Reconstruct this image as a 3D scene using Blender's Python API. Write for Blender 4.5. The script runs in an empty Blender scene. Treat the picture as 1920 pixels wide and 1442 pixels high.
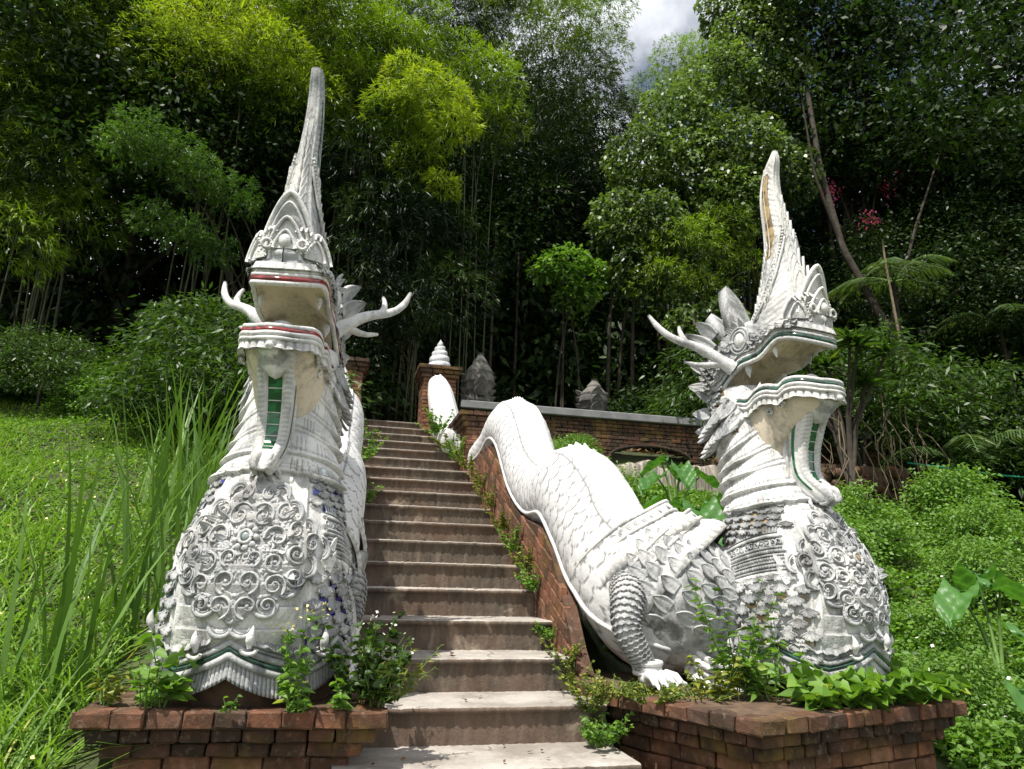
import bpy, math, random
import numpy as np
from mathutils import Vector, Matrix
C = bpy.context.scene.collection
PI = math.pi
rng = np.random.default_rng(7)
random.seed(7)

# ------------------------------------------------------------------ camera
F_PX, YAW, PITCH, ROLL = 1310.0, 0.2274, 0.2689, 0.0255      # fitted to the step edges
cy, sy, cp, sp = math.cos(YAW), math.sin(YAW), math.cos(PITCH), math.sin(PITCH)
fw = Vector((sy*cp, cy*cp, sp)); rt = Vector((cy, -sy, 0)); up = rt.cross(fw)
cr_, sr_ = math.cos(ROLL), math.sin(ROLL)
r2 = rt*cr_ + up*sr_; u2 = -rt*sr_ + up*cr_
cam = bpy.data.cameras.new('camera'); camo = bpy.data.objects.new('camera', cam); C.objects.link(camo)
cam.sensor_width = 36; cam.lens = F_PX/1920*36; cam.clip_end = 2000; cam.clip_start = 0.02
camo.matrix_world = Matrix(((r2.x, u2.x, -fw.x, 0), (r2.y, u2.y, -fw.y, 0), (r2.z, u2.z, -fw.z, 0), (0, 0, 0, 1)))
bpy.context.scene.camera = camo

# ------------------------------------------------------------------ sun and sky
TO_SUN = Vector((-0.38, -0.32, 1.0)).normalized()
sun = bpy.data.lights.new('sun', 'SUN'); so = bpy.data.objects.new('sun', sun); C.objects.link(so)
sun.energy = 5.0; sun.angle = math.radians(0.5); sun.color = (1.0, 0.955, 0.88)
so.rotation_euler = TO_SUN.to_track_quat('Z', 'Y').to_euler()
world = bpy.data.worlds.new('World'); bpy.context.scene.world = world; world.use_nodes = True
nt = world.node_tree; bg = nt.nodes['Background']
sky = nt.nodes.new('ShaderNodeTexSky'); sky.sky_type = 'NISHITA'; sky.sun_disc = False
sky.sun_elevation = math.asin(TO_SUN.z); sky.sun_rotation = math.atan2(TO_SUN.x, TO_SUN.y)
tc = nt.nodes.new('ShaderNodeTexCoord'); cn = nt.nodes.new('ShaderNodeTexNoise')
cn.inputs['Scale'].default_value = 2.6; cn.inputs['Detail'].default_value = 7; cn.inputs['Roughness'].default_value = 0.55
cramp = nt.nodes.new('ShaderNodeValToRGB'); cramp.color_ramp.elements[0].position = 0.38; cramp.color_ramp.elements[1].position = 0.56
mx = nt.nodes.new('ShaderNodeMixRGB'); mx.inputs[2].default_value = (17.5, 17.8, 18.4, 1)
nt.links.new(tc.outputs['Generated'], cn.inputs['Vector']); nt.links.new(cn.outputs['Fac'], cramp.inputs[0])
nt.links.new(cramp.outputs[0], mx.inputs[0]); nt.links.new(sky.outputs[0], mx.inputs[1]); nt.links.new(mx.outputs[0], bg.inputs[0])
bg.inputs[1].default_value = 0.058
vs = bpy.context.scene.view_settings
vs.view_transform = 'Standard'; vs.look = 'None'; vs.exposure = 0.55; vs.gamma = 1
try:
    cyc = bpy.context.scene.cycles; cyc.max_bounces = 8; cyc.transparent_max_bounces = 8
except Exception: pass

# ------------------------------------------------------------------ helpers
def nrm(v):
    n = math.sqrt(sum(a*a for a in v)) or 1.0
    return (v[0]/n, v[1]/n, v[2]/n)
def cat(xs, ys, x):
    """smooth (pchip-like) interpolation, x array"""
    xs = np.asarray(xs, float); ys = np.asarray(ys, float); x = np.clip(np.asarray(x, float), xs[0], xs[-1])
    m = np.zeros_like(ys); d = np.diff(ys)/np.diff(xs)
    m[1:-1] = (d[1:]+d[:-1])/2; m[0] = d[0]; m[-1] = d[-1]
    i = np.clip(np.searchsorted(xs, x)-1, 0, len(xs)-2)
    h = xs[i+1]-xs[i]; t = (x-xs[i])/h
    return ((2*t**3-3*t**2+1)*ys[i] + (t**3-2*t**2+t)*h*m[i] + (-2*t**3+3*t**2)*ys[i+1] + (t**3-t**2)*h*m[i+1])

class MB:
    """collects geometry, then links it as ONE mesh object"""
    def __init__(s): s.V = []; s.Fq = []; s.n = 0; s.at = []; s.mi = []
    def add(s, V, F, a=None, mi=0):
        V = np.asarray(V, float).reshape(-1, 3)
        s.V.append(V)
        for f in F: s.Fq.append(tuple(int(i)+s.n for i in f))
        s.mi += [mi]*len(F)
        s.at.append(np.full(len(V), 0.0 if a is None else a) if np.isscalar(a) or a is None else np.asarray(a, float).ravel())
        s.n += len(V)
    def grid(s, G, closeu=False, closev=False, a=None, mi=0, flip=False):
        """G [nu][nv][3]"""
        G = np.asarray(G, float); nu, nv = G.shape[:2]
        iu = np.arange(nu if closeu else nu-1); iv = np.arange(nv if closev else nv-1)
        A, B = np.meshgrid(iu, iv, indexing='ij'); A2 = (A+1) % nu; B2 = (B+1) % nv
        q = np.stack([A*nv+B, A2*nv+B, A2*nv+B2, A*nv+B2], -1).reshape(-1, 4)
        if flip: q = q[:, ::-1]
        s.add(G.reshape(-1, 3), q.tolist(), a, mi)
    def tube(s, P, R, n=8, cap=True, a=None, mi=0, flat=None):
        P = np.asarray(P, float); m = len(P); R = np.full(m, R) if np.isscalar(R) else np.asarray(R, float)
        T = np.gradient(P, axis=0); T /= np.linalg.norm(T, axis=1)[:, None]+1e-12
        ref = np.array([0, 0, 1.0]) if abs(T[0][2]) < .9 else np.array([1.0, 0, 0])
        G = np.zeros((m, n, 3)); u = np.cross(T[0], ref)
        for i in range(m):
            u = u-T[i]*(u@T[i]); u /= np.linalg.norm(u)+1e-12; w = np.cross(T[i], u)
            for k in range(n):
                an = 2*PI*k/n
                G[i, k] = P[i]+R[i]*(math.cos(an)*u+math.sin(an)*w)
        base = s.n
        s.grid(G, closev=True, a=a, mi=mi)
        if cap:
            s.Fq.append(tuple(base+k for k in range(n))[::-1]); s.Fq.append(tuple(base+(m-1)*n+k for k in range(n))); s.mi += [mi, mi]
    def box(s, c, h, rot=0, j=0.0, a=None, mi=0, M=None, bev=0.0):
        """centre, half sizes, z rotation; bev chamfers the box"""
        hx, hy, hz = h
        if bev <= 0:
            V = [(x, y, z) for z in (-hz, hz) for y in (-hy, hy) for x in (-hx, hx)]
            F = [(0, 2, 3, 1), (4, 5, 7, 6), (0, 1, 5, 4), (2, 6, 7, 3), (0, 4, 6, 2), (1, 3, 7, 5)]
        else:
            b = min(bev, hx*.45, hy*.45, hz*.45); V = []; F = []
            idx = {}
            for sx in (-1, 1):
                for sy_ in (-1, 1):
                    for sz in (-1, 1):
                        for ax in range(3):
                            p = [sx*(hx-b), sy_*(hy-b), sz*(hz-b)]; p[ax] = (sx*hx, sy_*hy, sz*hz)[ax]
                            idx[(sx, sy_, sz, ax)] = len(V); V.append(p)
            I = idx
            for sg in (-1, 1):
                f = [I[(sg, -1, -1, 0)], I[(sg, 1, -1, 0)], I[(sg, 1, 1, 0)], I[(sg, -1, 1, 0)]]; F.append(f if sg > 0 else f[::-1])
                f = [I[(-1, sg, -1, 1)], I[(-1, sg, 1, 1)], I[(1, sg, 1, 1)], I[(1, sg, -1, 1)]]; F.append(f if sg > 0 else f[::-1])
                f = [I[(-1, -1, sg, 2)], I[(1, -1, sg, 2)], I[(1, 1, sg, 2)], I[(-1, 1, sg, 2)]]; F.append(f if sg > 0 else f[::-1])
            for p in (-1, 1):
                for q in (-1, 1):
                    F.append([I[(-1, p, q, 1)], I[(1, p, q, 1)], I[(1, p, q, 2)], I[(-1, p, q, 2)]])
                    F.append([I[(p, -1, q, 0)], I[(p, 1, q, 0)], I[(p, 1, q, 2)], I[(p, -1, q, 2)]])
                    F.append([I[(p, q, -1, 0)], I[(p, q, 1, 0)], I[(p, q, 1, 1)], I[(p, q, -1, 1)]])
                    for r in (-1, 1): F.append([I[(p, q, r, 0)], I[(p, q, r, 1)], I[(p, q, r, 2)]])
        V = np.array(V, float)
        if j: V += rng.uniform(-j, j, V.shape)
        if M is not None: V = V@np.array(M).T
        cs, sn = math.cos(rot), math.sin(rot)
        V = np.stack([V[:, 0]*cs-V[:, 1]*sn, V[:, 0]*sn+V[:, 1]*cs, V[:, 2]], 1)+np.array(c)
        s.add(V, F, a, mi)
    def ball(s, c, r, n=8, m=6, a=None, sc=(1, 1, 1), mi=0):
        th = np.linspace(0, PI, m+1); ph = np.arange(n)*2*PI/n
        G = np.stack([np.outer(np.sin(th), np.cos(ph))*sc[0], np.outer(np.sin(th), np.sin(ph))*sc[1], np.outer(np.cos(th), np.ones(n))*sc[2]], -1)*r+np.array(c)
        s.grid(G, closev=True, a=a, mi=mi, flip=False)
    def arr(s): return np.concatenate(s.V) if s.V else np.zeros((0, 3))
    def build(s, name, mat, parent=None, smooth=True, off=None, attr='rnd', label=None, weld=False):
        V = s.arr()
        if off is not None: V = V+np.array(off)
        return mkmesh(name, V, s.Fq, mat, parent, smooth, np.concatenate(s.at) if s.at else None, s.mi, label)

def mkmesh(name, V, F, mat, parent=None, smooth=True, at=None, mi=None, label=None):
    me = bpy.data.meshes.new(name)
    if isinstance(F, np.ndarray):
        nf, k = F.shape
        me.vertices.add(len(V)); me.vertices.foreach_set('co', np.asarray(V, np.float32).ravel())
        me.loops.add(nf*k); me.loops.foreach_set('vertex_index', F.astype(np.int32).ravel())
        me.polygons.add(nf); me.polygons.foreach_set('loop_start', (np.arange(nf)*k).astype(np.int32))
        me.update(calc_edges=True)
    else:
        me.from_pydata(np.asarray(V).tolist(), [], F)
    if at is not None:
        A = me.attributes.new('rnd', 'FLOAT', 'POINT'); A.data.foreach_set('value', np.asarray(at, np.float32))
    mats = mat if isinstance(mat, (list, tuple)) else [mat]
    for m in mats: me.materials.append(m)
    if mi is not None and len(mats) > 1 and len(mi) == len(me.polygons): me.polygons.foreach_set('material_index', np.asarray(mi, np.int32))
    if smooth: me.polygons.foreach_set('use_smooth', np.ones(len(me.polygons), bool))
    me.update()
    o = bpy.data.objects.new(name, me); C.objects.link(o)
    if parent is not None: o.parent = parent
    if label: o['label'] = label
    return o
def tag(o, label=None, catg=None, group=None, kind=None):
    if label: o['label'] = label
    if catg: o['category'] = catg
    if group: o['group'] = group
    if kind: o['kind'] = kind
    return o
def empty(name, loc, rz=0.0):
    o = bpy.data.objects.new(name, None); C.objects.link(o); o.location = loc; o.rotation_euler = (0, 0, rz); o.empty_display_size = .2
    return o
def copy_tree(o, parent=None):
    c = o.copy(); C.objects.link(c)
    if parent is not None: c.parent = parent
    for ch in list(o.children): copy_tree(ch, c)
    return c

# ------------------------------------------------------------------ materials
def newmat(name):
    m = bpy.data.materials.new(name); m.use_nodes = True
    n = m.node_tree; return m, n, n.nodes['Principled BSDF'], n.links
def N(n, t, **kw):
    x = n.nodes.new(t)
    for k, v in kw.items():
        if k in x.inputs.keys(): x.inputs[k].default_value = v
        else: setattr(x, k, v)
    return x
def ramp(n, src, stops, interp='LINEAR'):
    r = n.nodes.new('ShaderNodeValToRGB'); r.color_ramp.interpolation = interp
    e = r.color_ramp.elements
    while len(e) < len(stops): e.new(0.5)
    for i, (p, c) in enumerate(stops):
        e[i].position = p; e[i].color = (*c, 1) if len(c) == 3 else c
    n.links.new(src, r.inputs[0]); return r
def noise(n, scale, detail=4, rough=.55, vec=None, dist=0):
    x = N(n, 'ShaderNodeTexNoise', Scale=scale, Detail=detail, Roughness=rough, Distortion=dist)
    if vec is not None: n.links.new(vec, x.inputs['Vector'])
    return x
def mix(n, fac, a, b, typ='MIX'):
    m = n.nodes.new('ShaderNodeMixRGB'); m.blend_type = typ
    for i, v in ((0, fac), (1, a), (2, b)):
        if isinstance(v, (int, float)): m.inputs[i].default_value = v
        elif isinstance(v, tuple): m.inputs[i].default_value = (*v, 1) if len(v) == 3 else v
        else: n.links.new(v, m.inputs[i])
    return m.outputs[0]
def bump(n, src, bs, st=.3, dist=.01):
    b = N(n, 'ShaderNodeBump', Strength=st, Distance=dist); n.links.new(src, b.inputs['Height']); n.links.new(b.outputs[0], bs.inputs['Normal']); return b
def geo(n): return n.nodes.new('ShaderNodeNewGeometry').outputs['Position']
def attr(n): a = n.nodes.new('ShaderNodeAttribute'); a.attribute_name = 'rnd'; return a.outputs['Fac']

def plaster(name, white=(.74, .74, .72), grey=(.30, .31, .32), amount=.5, warm=.25, sc=3.0, bst=.35, carved=1.0, mould=.5):
    m, n, b, L = newmat(name); P = geo(n)
    w = noise(n, 1.7, 5, .6, P); wr = ramp(n, w.outputs[0], [(.42, (0, 0, 0)), (.72, (1, 1, 1))])
    wm = N(n, 'ShaderNodeMath', operation='MULTIPLY'); L.new(wr.outputs[0], wm.inputs[0]); wm.inputs[1].default_value = warm
    c = mix(n, wm.outputs[0], white, (.60, .52, .40))
    g = noise(n, sc, 8, .68, P, .4); gr = ramp(n, g.outputs[0], [(.60-amount*.3, (0, 0, 0)), (.80-amount*.15, (1, 1, 1))])
    c = mix(n, gr.outputs[0], c, grey)
    s = noise(n, 38, 4, .6, P); sr = ramp(n, s.outputs[0], [(.57, (0, 0, 0)), (.70, (1, 1, 1))])
    sm = N(n, 'ShaderNodeMath', operation='MULTIPLY'); L.new(sr.outputs[0], sm.inputs[0]); sm.inputs[1].default_value = .3+.4*amount
    c = mix(n, sm.outputs[0], c, (.22, .22, .22))
    mp_ = N(n, 'ShaderNodeMapping'); L.new(P, mp_.inputs['Vector']); mp_.inputs['Scale'].default_value = (1.5, 1.5, .55); q = noise(n, 3.0, 10, .74, mp_.outputs[0], .6); q1 = ramp(n, q.outputs[0], [(.50, (0, 0, 0)), (.60, (1, 1, 1))]); q2 = N(n, 'ShaderNodeMath', operation='MULTIPLY'); L.new(q1.outputs[0], q2.inputs[0]); q2.inputs[1].default_value = mould
    c = mix(n, q2.outputs[0], c, (.085, .085, .08))
    a = attr(n); c = mix(n, a, c, (.13, .13, .125))       # grime settled in the carved joints
    L.new(c, b.inputs['Base Color']); b.inputs['Roughness'].default_value = .85; b.inputs['Specular IOR Level'].default_value = .25
    f = noise(n, 60, 6, .7, P); f2 = noise(n, 14, 5, .6, P)
    h = mix(n, .5, f.outputs[0], f2.outputs[0])
    vv = N(n, 'ShaderNodeTexVoronoi', Scale=26, feature='DISTANCE_TO_EDGE'); wp = noise(n, 9, 3, .5, P); L.new(mix(n, .12, P, wp.outputs['Color'], 'ADD'), vv.inputs['Vector'])
    vr = ramp(n, vv.outputs['Distance'], [(0, (0, 0, 0)), (.09, (1, 1, 1))]); h = mix(n, .16*carved, h, vr.outputs[0]); bump(n, h, b, bst*1.3, .016)
    return m
def simple(name, col, rough=.6, var=.25, sc=8, bst=.2, spec=.3, met=0):
    m, n, b, L = newmat(name); P = geo(n); g = noise(n, sc, 6, .6, P)
    d = tuple(x*(1-var) for x in col); e = tuple(min(1, x*(1+var)) for x in col)
    r = ramp(n, g.outputs[0], [(.3, d), (.7, e)]); L.new(r.outputs[0], b.inputs['Base Color'])
    b.inputs['Roughness'].default_value = rough; b.inputs['Specular IOR Level'].default_value = spec; b.inputs['Metallic'].default_value = met
    if bst: bump(n, g.outputs[0], b, bst, .01)
    return m
def glassy(name, col, sc=22):
    m, n, b, L = newmat(name); v = N(n, 'ShaderNodeTexVoronoi', Scale=sc); L.new(geo(n), v.inputs['Vector'])
    r = ramp(n, v.outputs['Color'], [(.2, tuple(x*.45 for x in col)), (.8, tuple(min(1, x*1.5) for x in col))])
    L.new(r.outputs[0], b.inputs['Base Color']); b.inputs['Roughness'].default_value = .12; b.inputs['Specular IOR Level'].default_value = .8
    return m
def brickmat(name, moss=.4, bright=1.0):
    m, n, b, L = newmat(name); P = geo(n)
    a = attr(n)
    r = ramp(n, a, [(0, (.055*bright, .036*bright, .028*bright)), (.35, (.13*bright, .066*bright, .042*bright)), (.7, (.20*bright, .082*bright, .046*bright)), (1, (.28*bright, .14*bright, .085*bright))])
    g = noise(n, 7, 7, .65, P); gr = ramp(n, g.outputs[0], [(.38, (0, 0, 0)), (.56, (1, 1, 1))])
    gm = N(n, 'ShaderNodeMath', operation='MULTIPLY'); L.new(gr.outputs[0], gm.inputs[0]); gm.inputs[1].default_value = .8*moss+.15
    c = mix(n, gm.outputs[0], r.outputs[0], (.028, .022, .014))
    s = noise(n, 26, 6, .7, P); sr = ramp(n, s.outputs[0], [(.55, (0, 0, 0)), (.72, (1, 1, 1))])
    sm = N(n, 'ShaderNodeMath', operation='MULTIPLY'); L.new(sr.outputs[0], sm.inputs[0]); sm.inputs[1].default_value = .45
    c = mix(n, sm.outputs[0], c, (.33, .25, .19))
    g2 = noise(n, 3.1, 5, .6, P); g2r = ramp(n, g2.outputs[0], [(.52, (0, 0, 0)), (.70, (1, 1, 1))])
    g2m = N(n, 'ShaderNodeMath', operation='MULTIPLY'); L.new(g2r.outputs[0], g2m.inputs[0]); g2m.inputs[1].default_value = moss
    c = mix(n, g2m.outputs[0], c, (.16, .10, .03))
    L.new(c, b.inputs['Base Color']); b.inputs['Roughness'].default_value = .9; b.inputs['Specular IOR Level'].default_value = .2
    bump(n, s.outputs[0], b, .6, .012)
    return m
def leafmat(name, c0, c1, c2=None, trans=.35, rough=.5, spec=.35, tcol=None):
    """per-leaf random colour between c0 and c1; c2 = rare odd leaf"""
    m, n, b, L = newmat(name)
    st = [(0, c0), (.9, c1)] + ([(.972, c1), (1.0, c2)] if c2 else [])
    r = ramp(n, attr(n), st); L.new(r.outputs[0], b.inputs['Base Color'])
    b.inputs['Roughness'].default_value = rough; b.inputs['Specular IOR Level'].default_value = spec
    t = n.nodes.new('ShaderNodeBsdfTranslucent'); tcx = mix(n, 1.0, r.outputs[0], tcol or (1.5, 1.6, .55), 'MULTIPLY'); L.new(tcx, t.inputs['Color'])
    ms = n.nodes.new('ShaderNodeMixShader'); ms.inputs[0].default_value = trans
    L.new(b.outputs[0], ms.inputs[1]); L.new(t.outputs[0], ms.inputs[2]); L.new(ms.outputs[0], n.nodes['Material Output'].inputs['Surface'])
    return m

M_pl = plaster('white_plaster', white=(.66, .655, .63), amount=.45)
M_pl_dirty = plaster('stained_plaster', white=(.56, .56, .545), grey=(.26, .27, .28), amount=1.0, sc=4.5, mould=.75)
M_body = plaster('whitewash', white=(.60, .60, .595), grey=(.45, .46, .48), amount=.20, warm=.05, carved=0, mould=.22)
M_tan = plaster('shaded_cream_plaster', white=(.62, .54, .42), grey=(.34, .29, .22), amount=.35, warm=.6, bst=.15, carved=0)  # cream tone also holds the shade and warm bounce under the jaws
M_antler = plaster('grey_plaster', white=(.56, .56, .55), grey=(.30, .30, .31), amount=.5, sc=9, carved=0)
M_green = glassy('green_glass', (.008, .10, .03)); M_red = glassy('red_glass', (.22, .02, .02)); M_blue = glassy('blue_glass', (.02, .022, .20))
M_gold = glassy('gold_glass', (.26, .18, .08)); M_clear = glassy('mirror_glass', (.42, .50, .48)); M_dgreen = glassy('dark_green_glass', (.02, .065, .045))
M_brick = brickmat('brick', moss=.62); M_brick_m = brickmat('mossy_brick', moss=.75, bright=.8); M_brick_b = brickmat('orange_brick', moss=.62, bright=1.15); M_brick_d = brickmat('shaded_brick', moss=.9, bright=.5)  # last one: darker mossy copy, terrace shade put into its colour
M_mortar = simple('mortar', (.10, .065, .042), .95, .4, 12, .5)
M_soil = simple('soil', (.07, .055, .035), .95, .5, 6, .6)
M_bark = simple('bark', (.045, .037, .028), .9, .45, 9, .8)
M_culm = simple('bamboo_culm', (.055, .06, .022), .5, .35, 5, .2)
M_stem = simple('green_stem', (.09, .16, .035), .6, .2, 8, .1)
M_dry = simple('dry_stem', (.15, .12, .075), .8, .35, 9, .3)
M_rail = simple('grey_rail', (.17, .17, .17), .6, .25, 5, .2)
M_cable = simple('green_cable', (.03, .30, .20), .4, .1, 5, 0)

def tread_mat():
    m, n, b, L = newmat('step_tread'); P = geo(n)
    g = noise(n, 4, 7, .65, P); r = ramp(n, g.outputs[0], [(.25, (.21, .185, .16)), (.55, (.35, .32, .285)), (.8, (.45, .42, .38))])
    s = noise(n, 45, 4, .6, P); sr = ramp(n, s.outputs[0], [(.60, (0, 0, 0)), (.72, (1, 1, 1))])
    c = mix(n, sr.outputs[0], r.outputs[0], (.23, .19, .15))
    g2 = noise(n, 1.7, 6, .65, P, 1.0); g2r = ramp(n, g2.outputs[0], [(.50, (0, 0, 0)), (.62, (.55, .55, .55))]); c = mix(n, g2r.outputs[0], c, (.15, .125, .10))
    L.new(c, b.inputs['Base Color']); b.inputs['Roughness'].default_value = .9; bump(n, s.outputs[0], b, .35, .01); return m
def riser_mat():
    m, n, b, L = newmat('step_riser'); P = geo(n)
    mp = N(n, 'ShaderNodeMapping'); L.new(P, mp.inputs['Vector']); mp.inputs['Scale'].default_value = (4.5, 1, 1.1)
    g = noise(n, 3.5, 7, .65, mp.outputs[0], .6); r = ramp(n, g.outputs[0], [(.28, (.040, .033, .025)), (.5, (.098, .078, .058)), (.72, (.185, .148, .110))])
    g2 = noise(n, 2.2, 6, .6, P, .8); gr = ramp(n, g2.outputs[0], [(.60, (0, 0, 0)), (.66, (1, 1, 1))])
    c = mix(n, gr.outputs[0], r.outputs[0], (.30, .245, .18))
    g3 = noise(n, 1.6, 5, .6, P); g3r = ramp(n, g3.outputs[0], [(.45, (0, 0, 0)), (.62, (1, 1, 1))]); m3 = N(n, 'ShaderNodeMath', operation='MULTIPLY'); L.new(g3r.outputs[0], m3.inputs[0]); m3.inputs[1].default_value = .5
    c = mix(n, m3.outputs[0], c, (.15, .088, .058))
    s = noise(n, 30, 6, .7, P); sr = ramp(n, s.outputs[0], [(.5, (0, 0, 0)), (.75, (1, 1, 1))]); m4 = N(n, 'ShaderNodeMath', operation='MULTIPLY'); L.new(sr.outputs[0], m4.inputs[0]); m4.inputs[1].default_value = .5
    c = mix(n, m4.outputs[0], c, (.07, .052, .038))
    L.new(c, b.inputs['Base Color']); b.inputs['Roughness'].default_value = .92; bump(n, s.outputs[0], b, .6, .012); return m
M_tread, M_riser = tread_mat(), riser_mat()

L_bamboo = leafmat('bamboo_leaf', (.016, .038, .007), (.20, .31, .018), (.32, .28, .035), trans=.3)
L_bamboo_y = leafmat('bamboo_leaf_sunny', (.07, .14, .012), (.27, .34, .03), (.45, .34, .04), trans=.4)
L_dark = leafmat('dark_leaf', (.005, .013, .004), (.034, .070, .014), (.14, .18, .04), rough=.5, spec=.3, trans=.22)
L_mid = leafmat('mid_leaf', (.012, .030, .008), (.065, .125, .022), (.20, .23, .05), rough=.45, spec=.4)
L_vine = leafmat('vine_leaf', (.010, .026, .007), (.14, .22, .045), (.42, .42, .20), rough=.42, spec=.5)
L_deep = leafmat('shaded_bamboo_leaf', (.005, .013, .004), (.045, .085, .012), (.12, .14, .02), trans=.22)  # bamboo leaf copy with the deep forest shade put into its colour
L_feather = leafmat('feathery_leaf', (.035, .085, .018), (.09, .17, .03))
L_grass = leafmat('grass_blade', (.09, .17, .024), (.21, .36, .05), (.42, .38, .10), trans=.3)
L_reed = leafmat('reed_blade', (.06, .13, .022), (.12, .22, .035), (.20, .28, .05), trans=.3)
L_weed = leafmat('weed_leaf', (.06, .135, .02), (.16, .29, .045), (.32, .36, .07), trans=.35)
L_taro = leafmat('taro_leaf', (.055, .15, .035), (.11, .25, .05), (.28, .34, .04), trans=.35, rough=.4)
L_palm = leafmat('palm_leaf', (.035, .075, .022), (.10, .15, .05), (.26, .26, .10), rough=.35)
L_flower = leafmat('small_flower', (.7, .7, .66), (.8, .8, .76), (.75, .62, .08), trans=.2)
L_pink = leafmat('pink_flower', (.5, .06, .22), (.65, .12, .3), trans=.3)
M_dead = leafmat('fallen_leaf', (.05, .03, .015), (.14, .085, .04), (.24, .17, .08), trans=.1)
L_moss = leafmat('moss_tuft', (.09, .12, .015), (.20, .22, .03), (.30, .28, .06), trans=.2)

# ------------------------------------------------------------------ the naga statues
BZ = [-.62, -.5, -.35, -.2, -.05, .1, .25, .38, .5, .65, .8, .95, 1.1, 1.25, 1.4]
BF = [.04, .04, .04, .05, .05, .05, .02, -.02, -.07, -.12, -.15, -.18, -.21, -.25, -.30]
BD = [.40, .45, .48, .49, .48, .44, .39, .345, .305, .272, .255, .25, .25, .24, .19]
BW = [.42, .45, .46, .45, .435, .41, .375, .345, .315, .285, .262, .25, .245, .235, .20]
def bsurf(th, z, off=0.0):
    """point of the naga's upright body; th 0 is the front; returns (x, y, z) arrays with y = -forward"""
    th = np.asarray(th, float); z = np.asarray(z, float)
    fc, d, w = cat(BZ, BF, z), cat(BZ, BD, z), cat(BZ, BW, z)
    nx, nf = np.sin(th)*d, np.cos(th)*w; l = np.sqrt(nx*nx+nf*nf)+1e-9; nx /= l; nf /= l
    dr = (cat(BZ, BD, z+.02)-cat(BZ, BD, z-.02))/.04
    nz = -dr*.8; l2 = np.sqrt(1+nz*nz)
    return np.stack([w*np.sin(th)+nx/l2*off, -(fc+d*np.cos(th)+nf/l2*off), z+nz/l2*off], -1)
def bnorm(th, z): 
    a = bsurf(th, z, 0.0); b = bsurf(th, z, 1.0); return b-a
def sm(x, a, b): t = np.clip((x-a)/(b-a), 0, 1); return t*t*(3-2*t)

def band_z(th):
    """height of the wavy moulding round the base, pointed arches"""
    a = np.abs(np.asarray(th, float)); per = 1.15
    ph = (a % per)/per; ph = np.minimum(ph, 1-ph)*2          # 0 at peaks, 1 in the valleys
    h = .135 if True else 0
    return -.355-h*np.power(ph, .85)+.03*ph*ph
def neck_q(th, z): return z+(.07+.13*sm(z, .5, .95))*(1-np.cos(th))                # tilted collars: low behind
COLL = [.50, .62, .76, .89, 1.02, 1.16, 1.4]
def body_disp(th, z):
    D = np.zeros_like(th); G = np.zeros_like(th)
    a = np.abs(th); s = th*.46
    # plain belly panel between two straps, with three scalloped plates
    pan = (a < .62) & (z > -.36) & (z < .02)
    pz = (z+.36)/.10; fr = pz-np.floor(pz)
    sc = .018*fr*np.where(pan, 1, 0)*(1+.5*np.sin(s*48)*(fr < .35)); D += sc
    G += np.where(pan & (fr < .07), .5, 0)
    strap = np.exp(-((a-.66)/.035)**2)*((z > -.40) & (z < .55)); D += .020*strap
    strap2 = np.exp(-((a-.76)/.028)**2)*((z > -.40) & (z < .06)); D += .014*strap2
    # throat ladder
    lad = (a < .42) & (z > .22) & (z < .62); lf = (z/.055) % 1
    D += np.where(lad, .014*np.sin(lf*PI), 0); G += np.where(lad & (lf < .12), .35, 0)
    # raised shield under the chest scrolls
    dia = np.abs(s)/.40+np.abs(z-.12)/.40
    D += .020*(1-sm(dia, .92, 1.0)); G += .62*(dia < .97)
    # beaded necklace bands leading to the back
    bc = .02+.12*sm(a, 2.6, .9)
    for k, (o, wd, am, fq) in enumerate(((-.07, .016, .016, 0), (-.035, .014, .012, 64), (0, .009, .016, 0), (.028, .012, .012, 90), (.055, .009, .018, 0), (.10, .028, .014, 30), (.145, .010, .016, 0))):
        m_ = np.exp(-((z-bc-o)/wd)**2)*(a > .95)*(z > -.2)
        D += am*m_*(1 if not fq else (.55+.45*np.sign(np.sin(s*fq)*1.0)))
        if fq: G += .5*m_*(np.sin(s*fq) < -.55)
    tee = (a > .9) & (np.abs(z-bc+.10) < .022); D += np.where(tee, .012+.006*np.sign(np.sin(s*70)), 0)
    # neck collars, saw-tooth rings with slits
    q = neck_q(th, z)
    for i in range(len(COLL)-1):
        lo, hi = COLL[i], COLL[i+1]; t = np.clip((q-lo)/(hi-lo), 0, 1); inn = (q >= lo) & (q < hi) & (z > .44)
        amp = (.048, .034, .040, .036, .036, .03)[i]*(.45+.55*sm(a, .3, 1.3))
        lobes = 1-.14*np.abs(np.sin(s*(13+i*2)))**3
        amp = amp*(1 if i < 2 else sm(a, .9, 1.5)); D += np.where(inn, amp*lobes*(1-t)**.75, 0)
        rib = np.abs(((s*(22+3*i)) % 1)-.5); slit = (rib < .06) & (t < .78) & (t > .1)
        D -= np.where(inn & slit, .010, 0); G += np.where(inn & slit & (amp > .02), .6, 0)
        D += np.where(inn & (np.abs(t-.10) < .07), .008, 0) - np.where(inn & (np.abs(t-.26) < .05), .006, 0)
        G += np.where(inn & (np.abs(t-.26) < .035), .35, 0)
    return D, np.clip(G, 0, .85)
def bs2(th, z, off):
    """surface including the carving, for ornaments laid on it"""
    D, _ = body_disp(np.asarray(th, float), np.asarray(z, float)); return bsurf(th, z, D+off)

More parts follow.
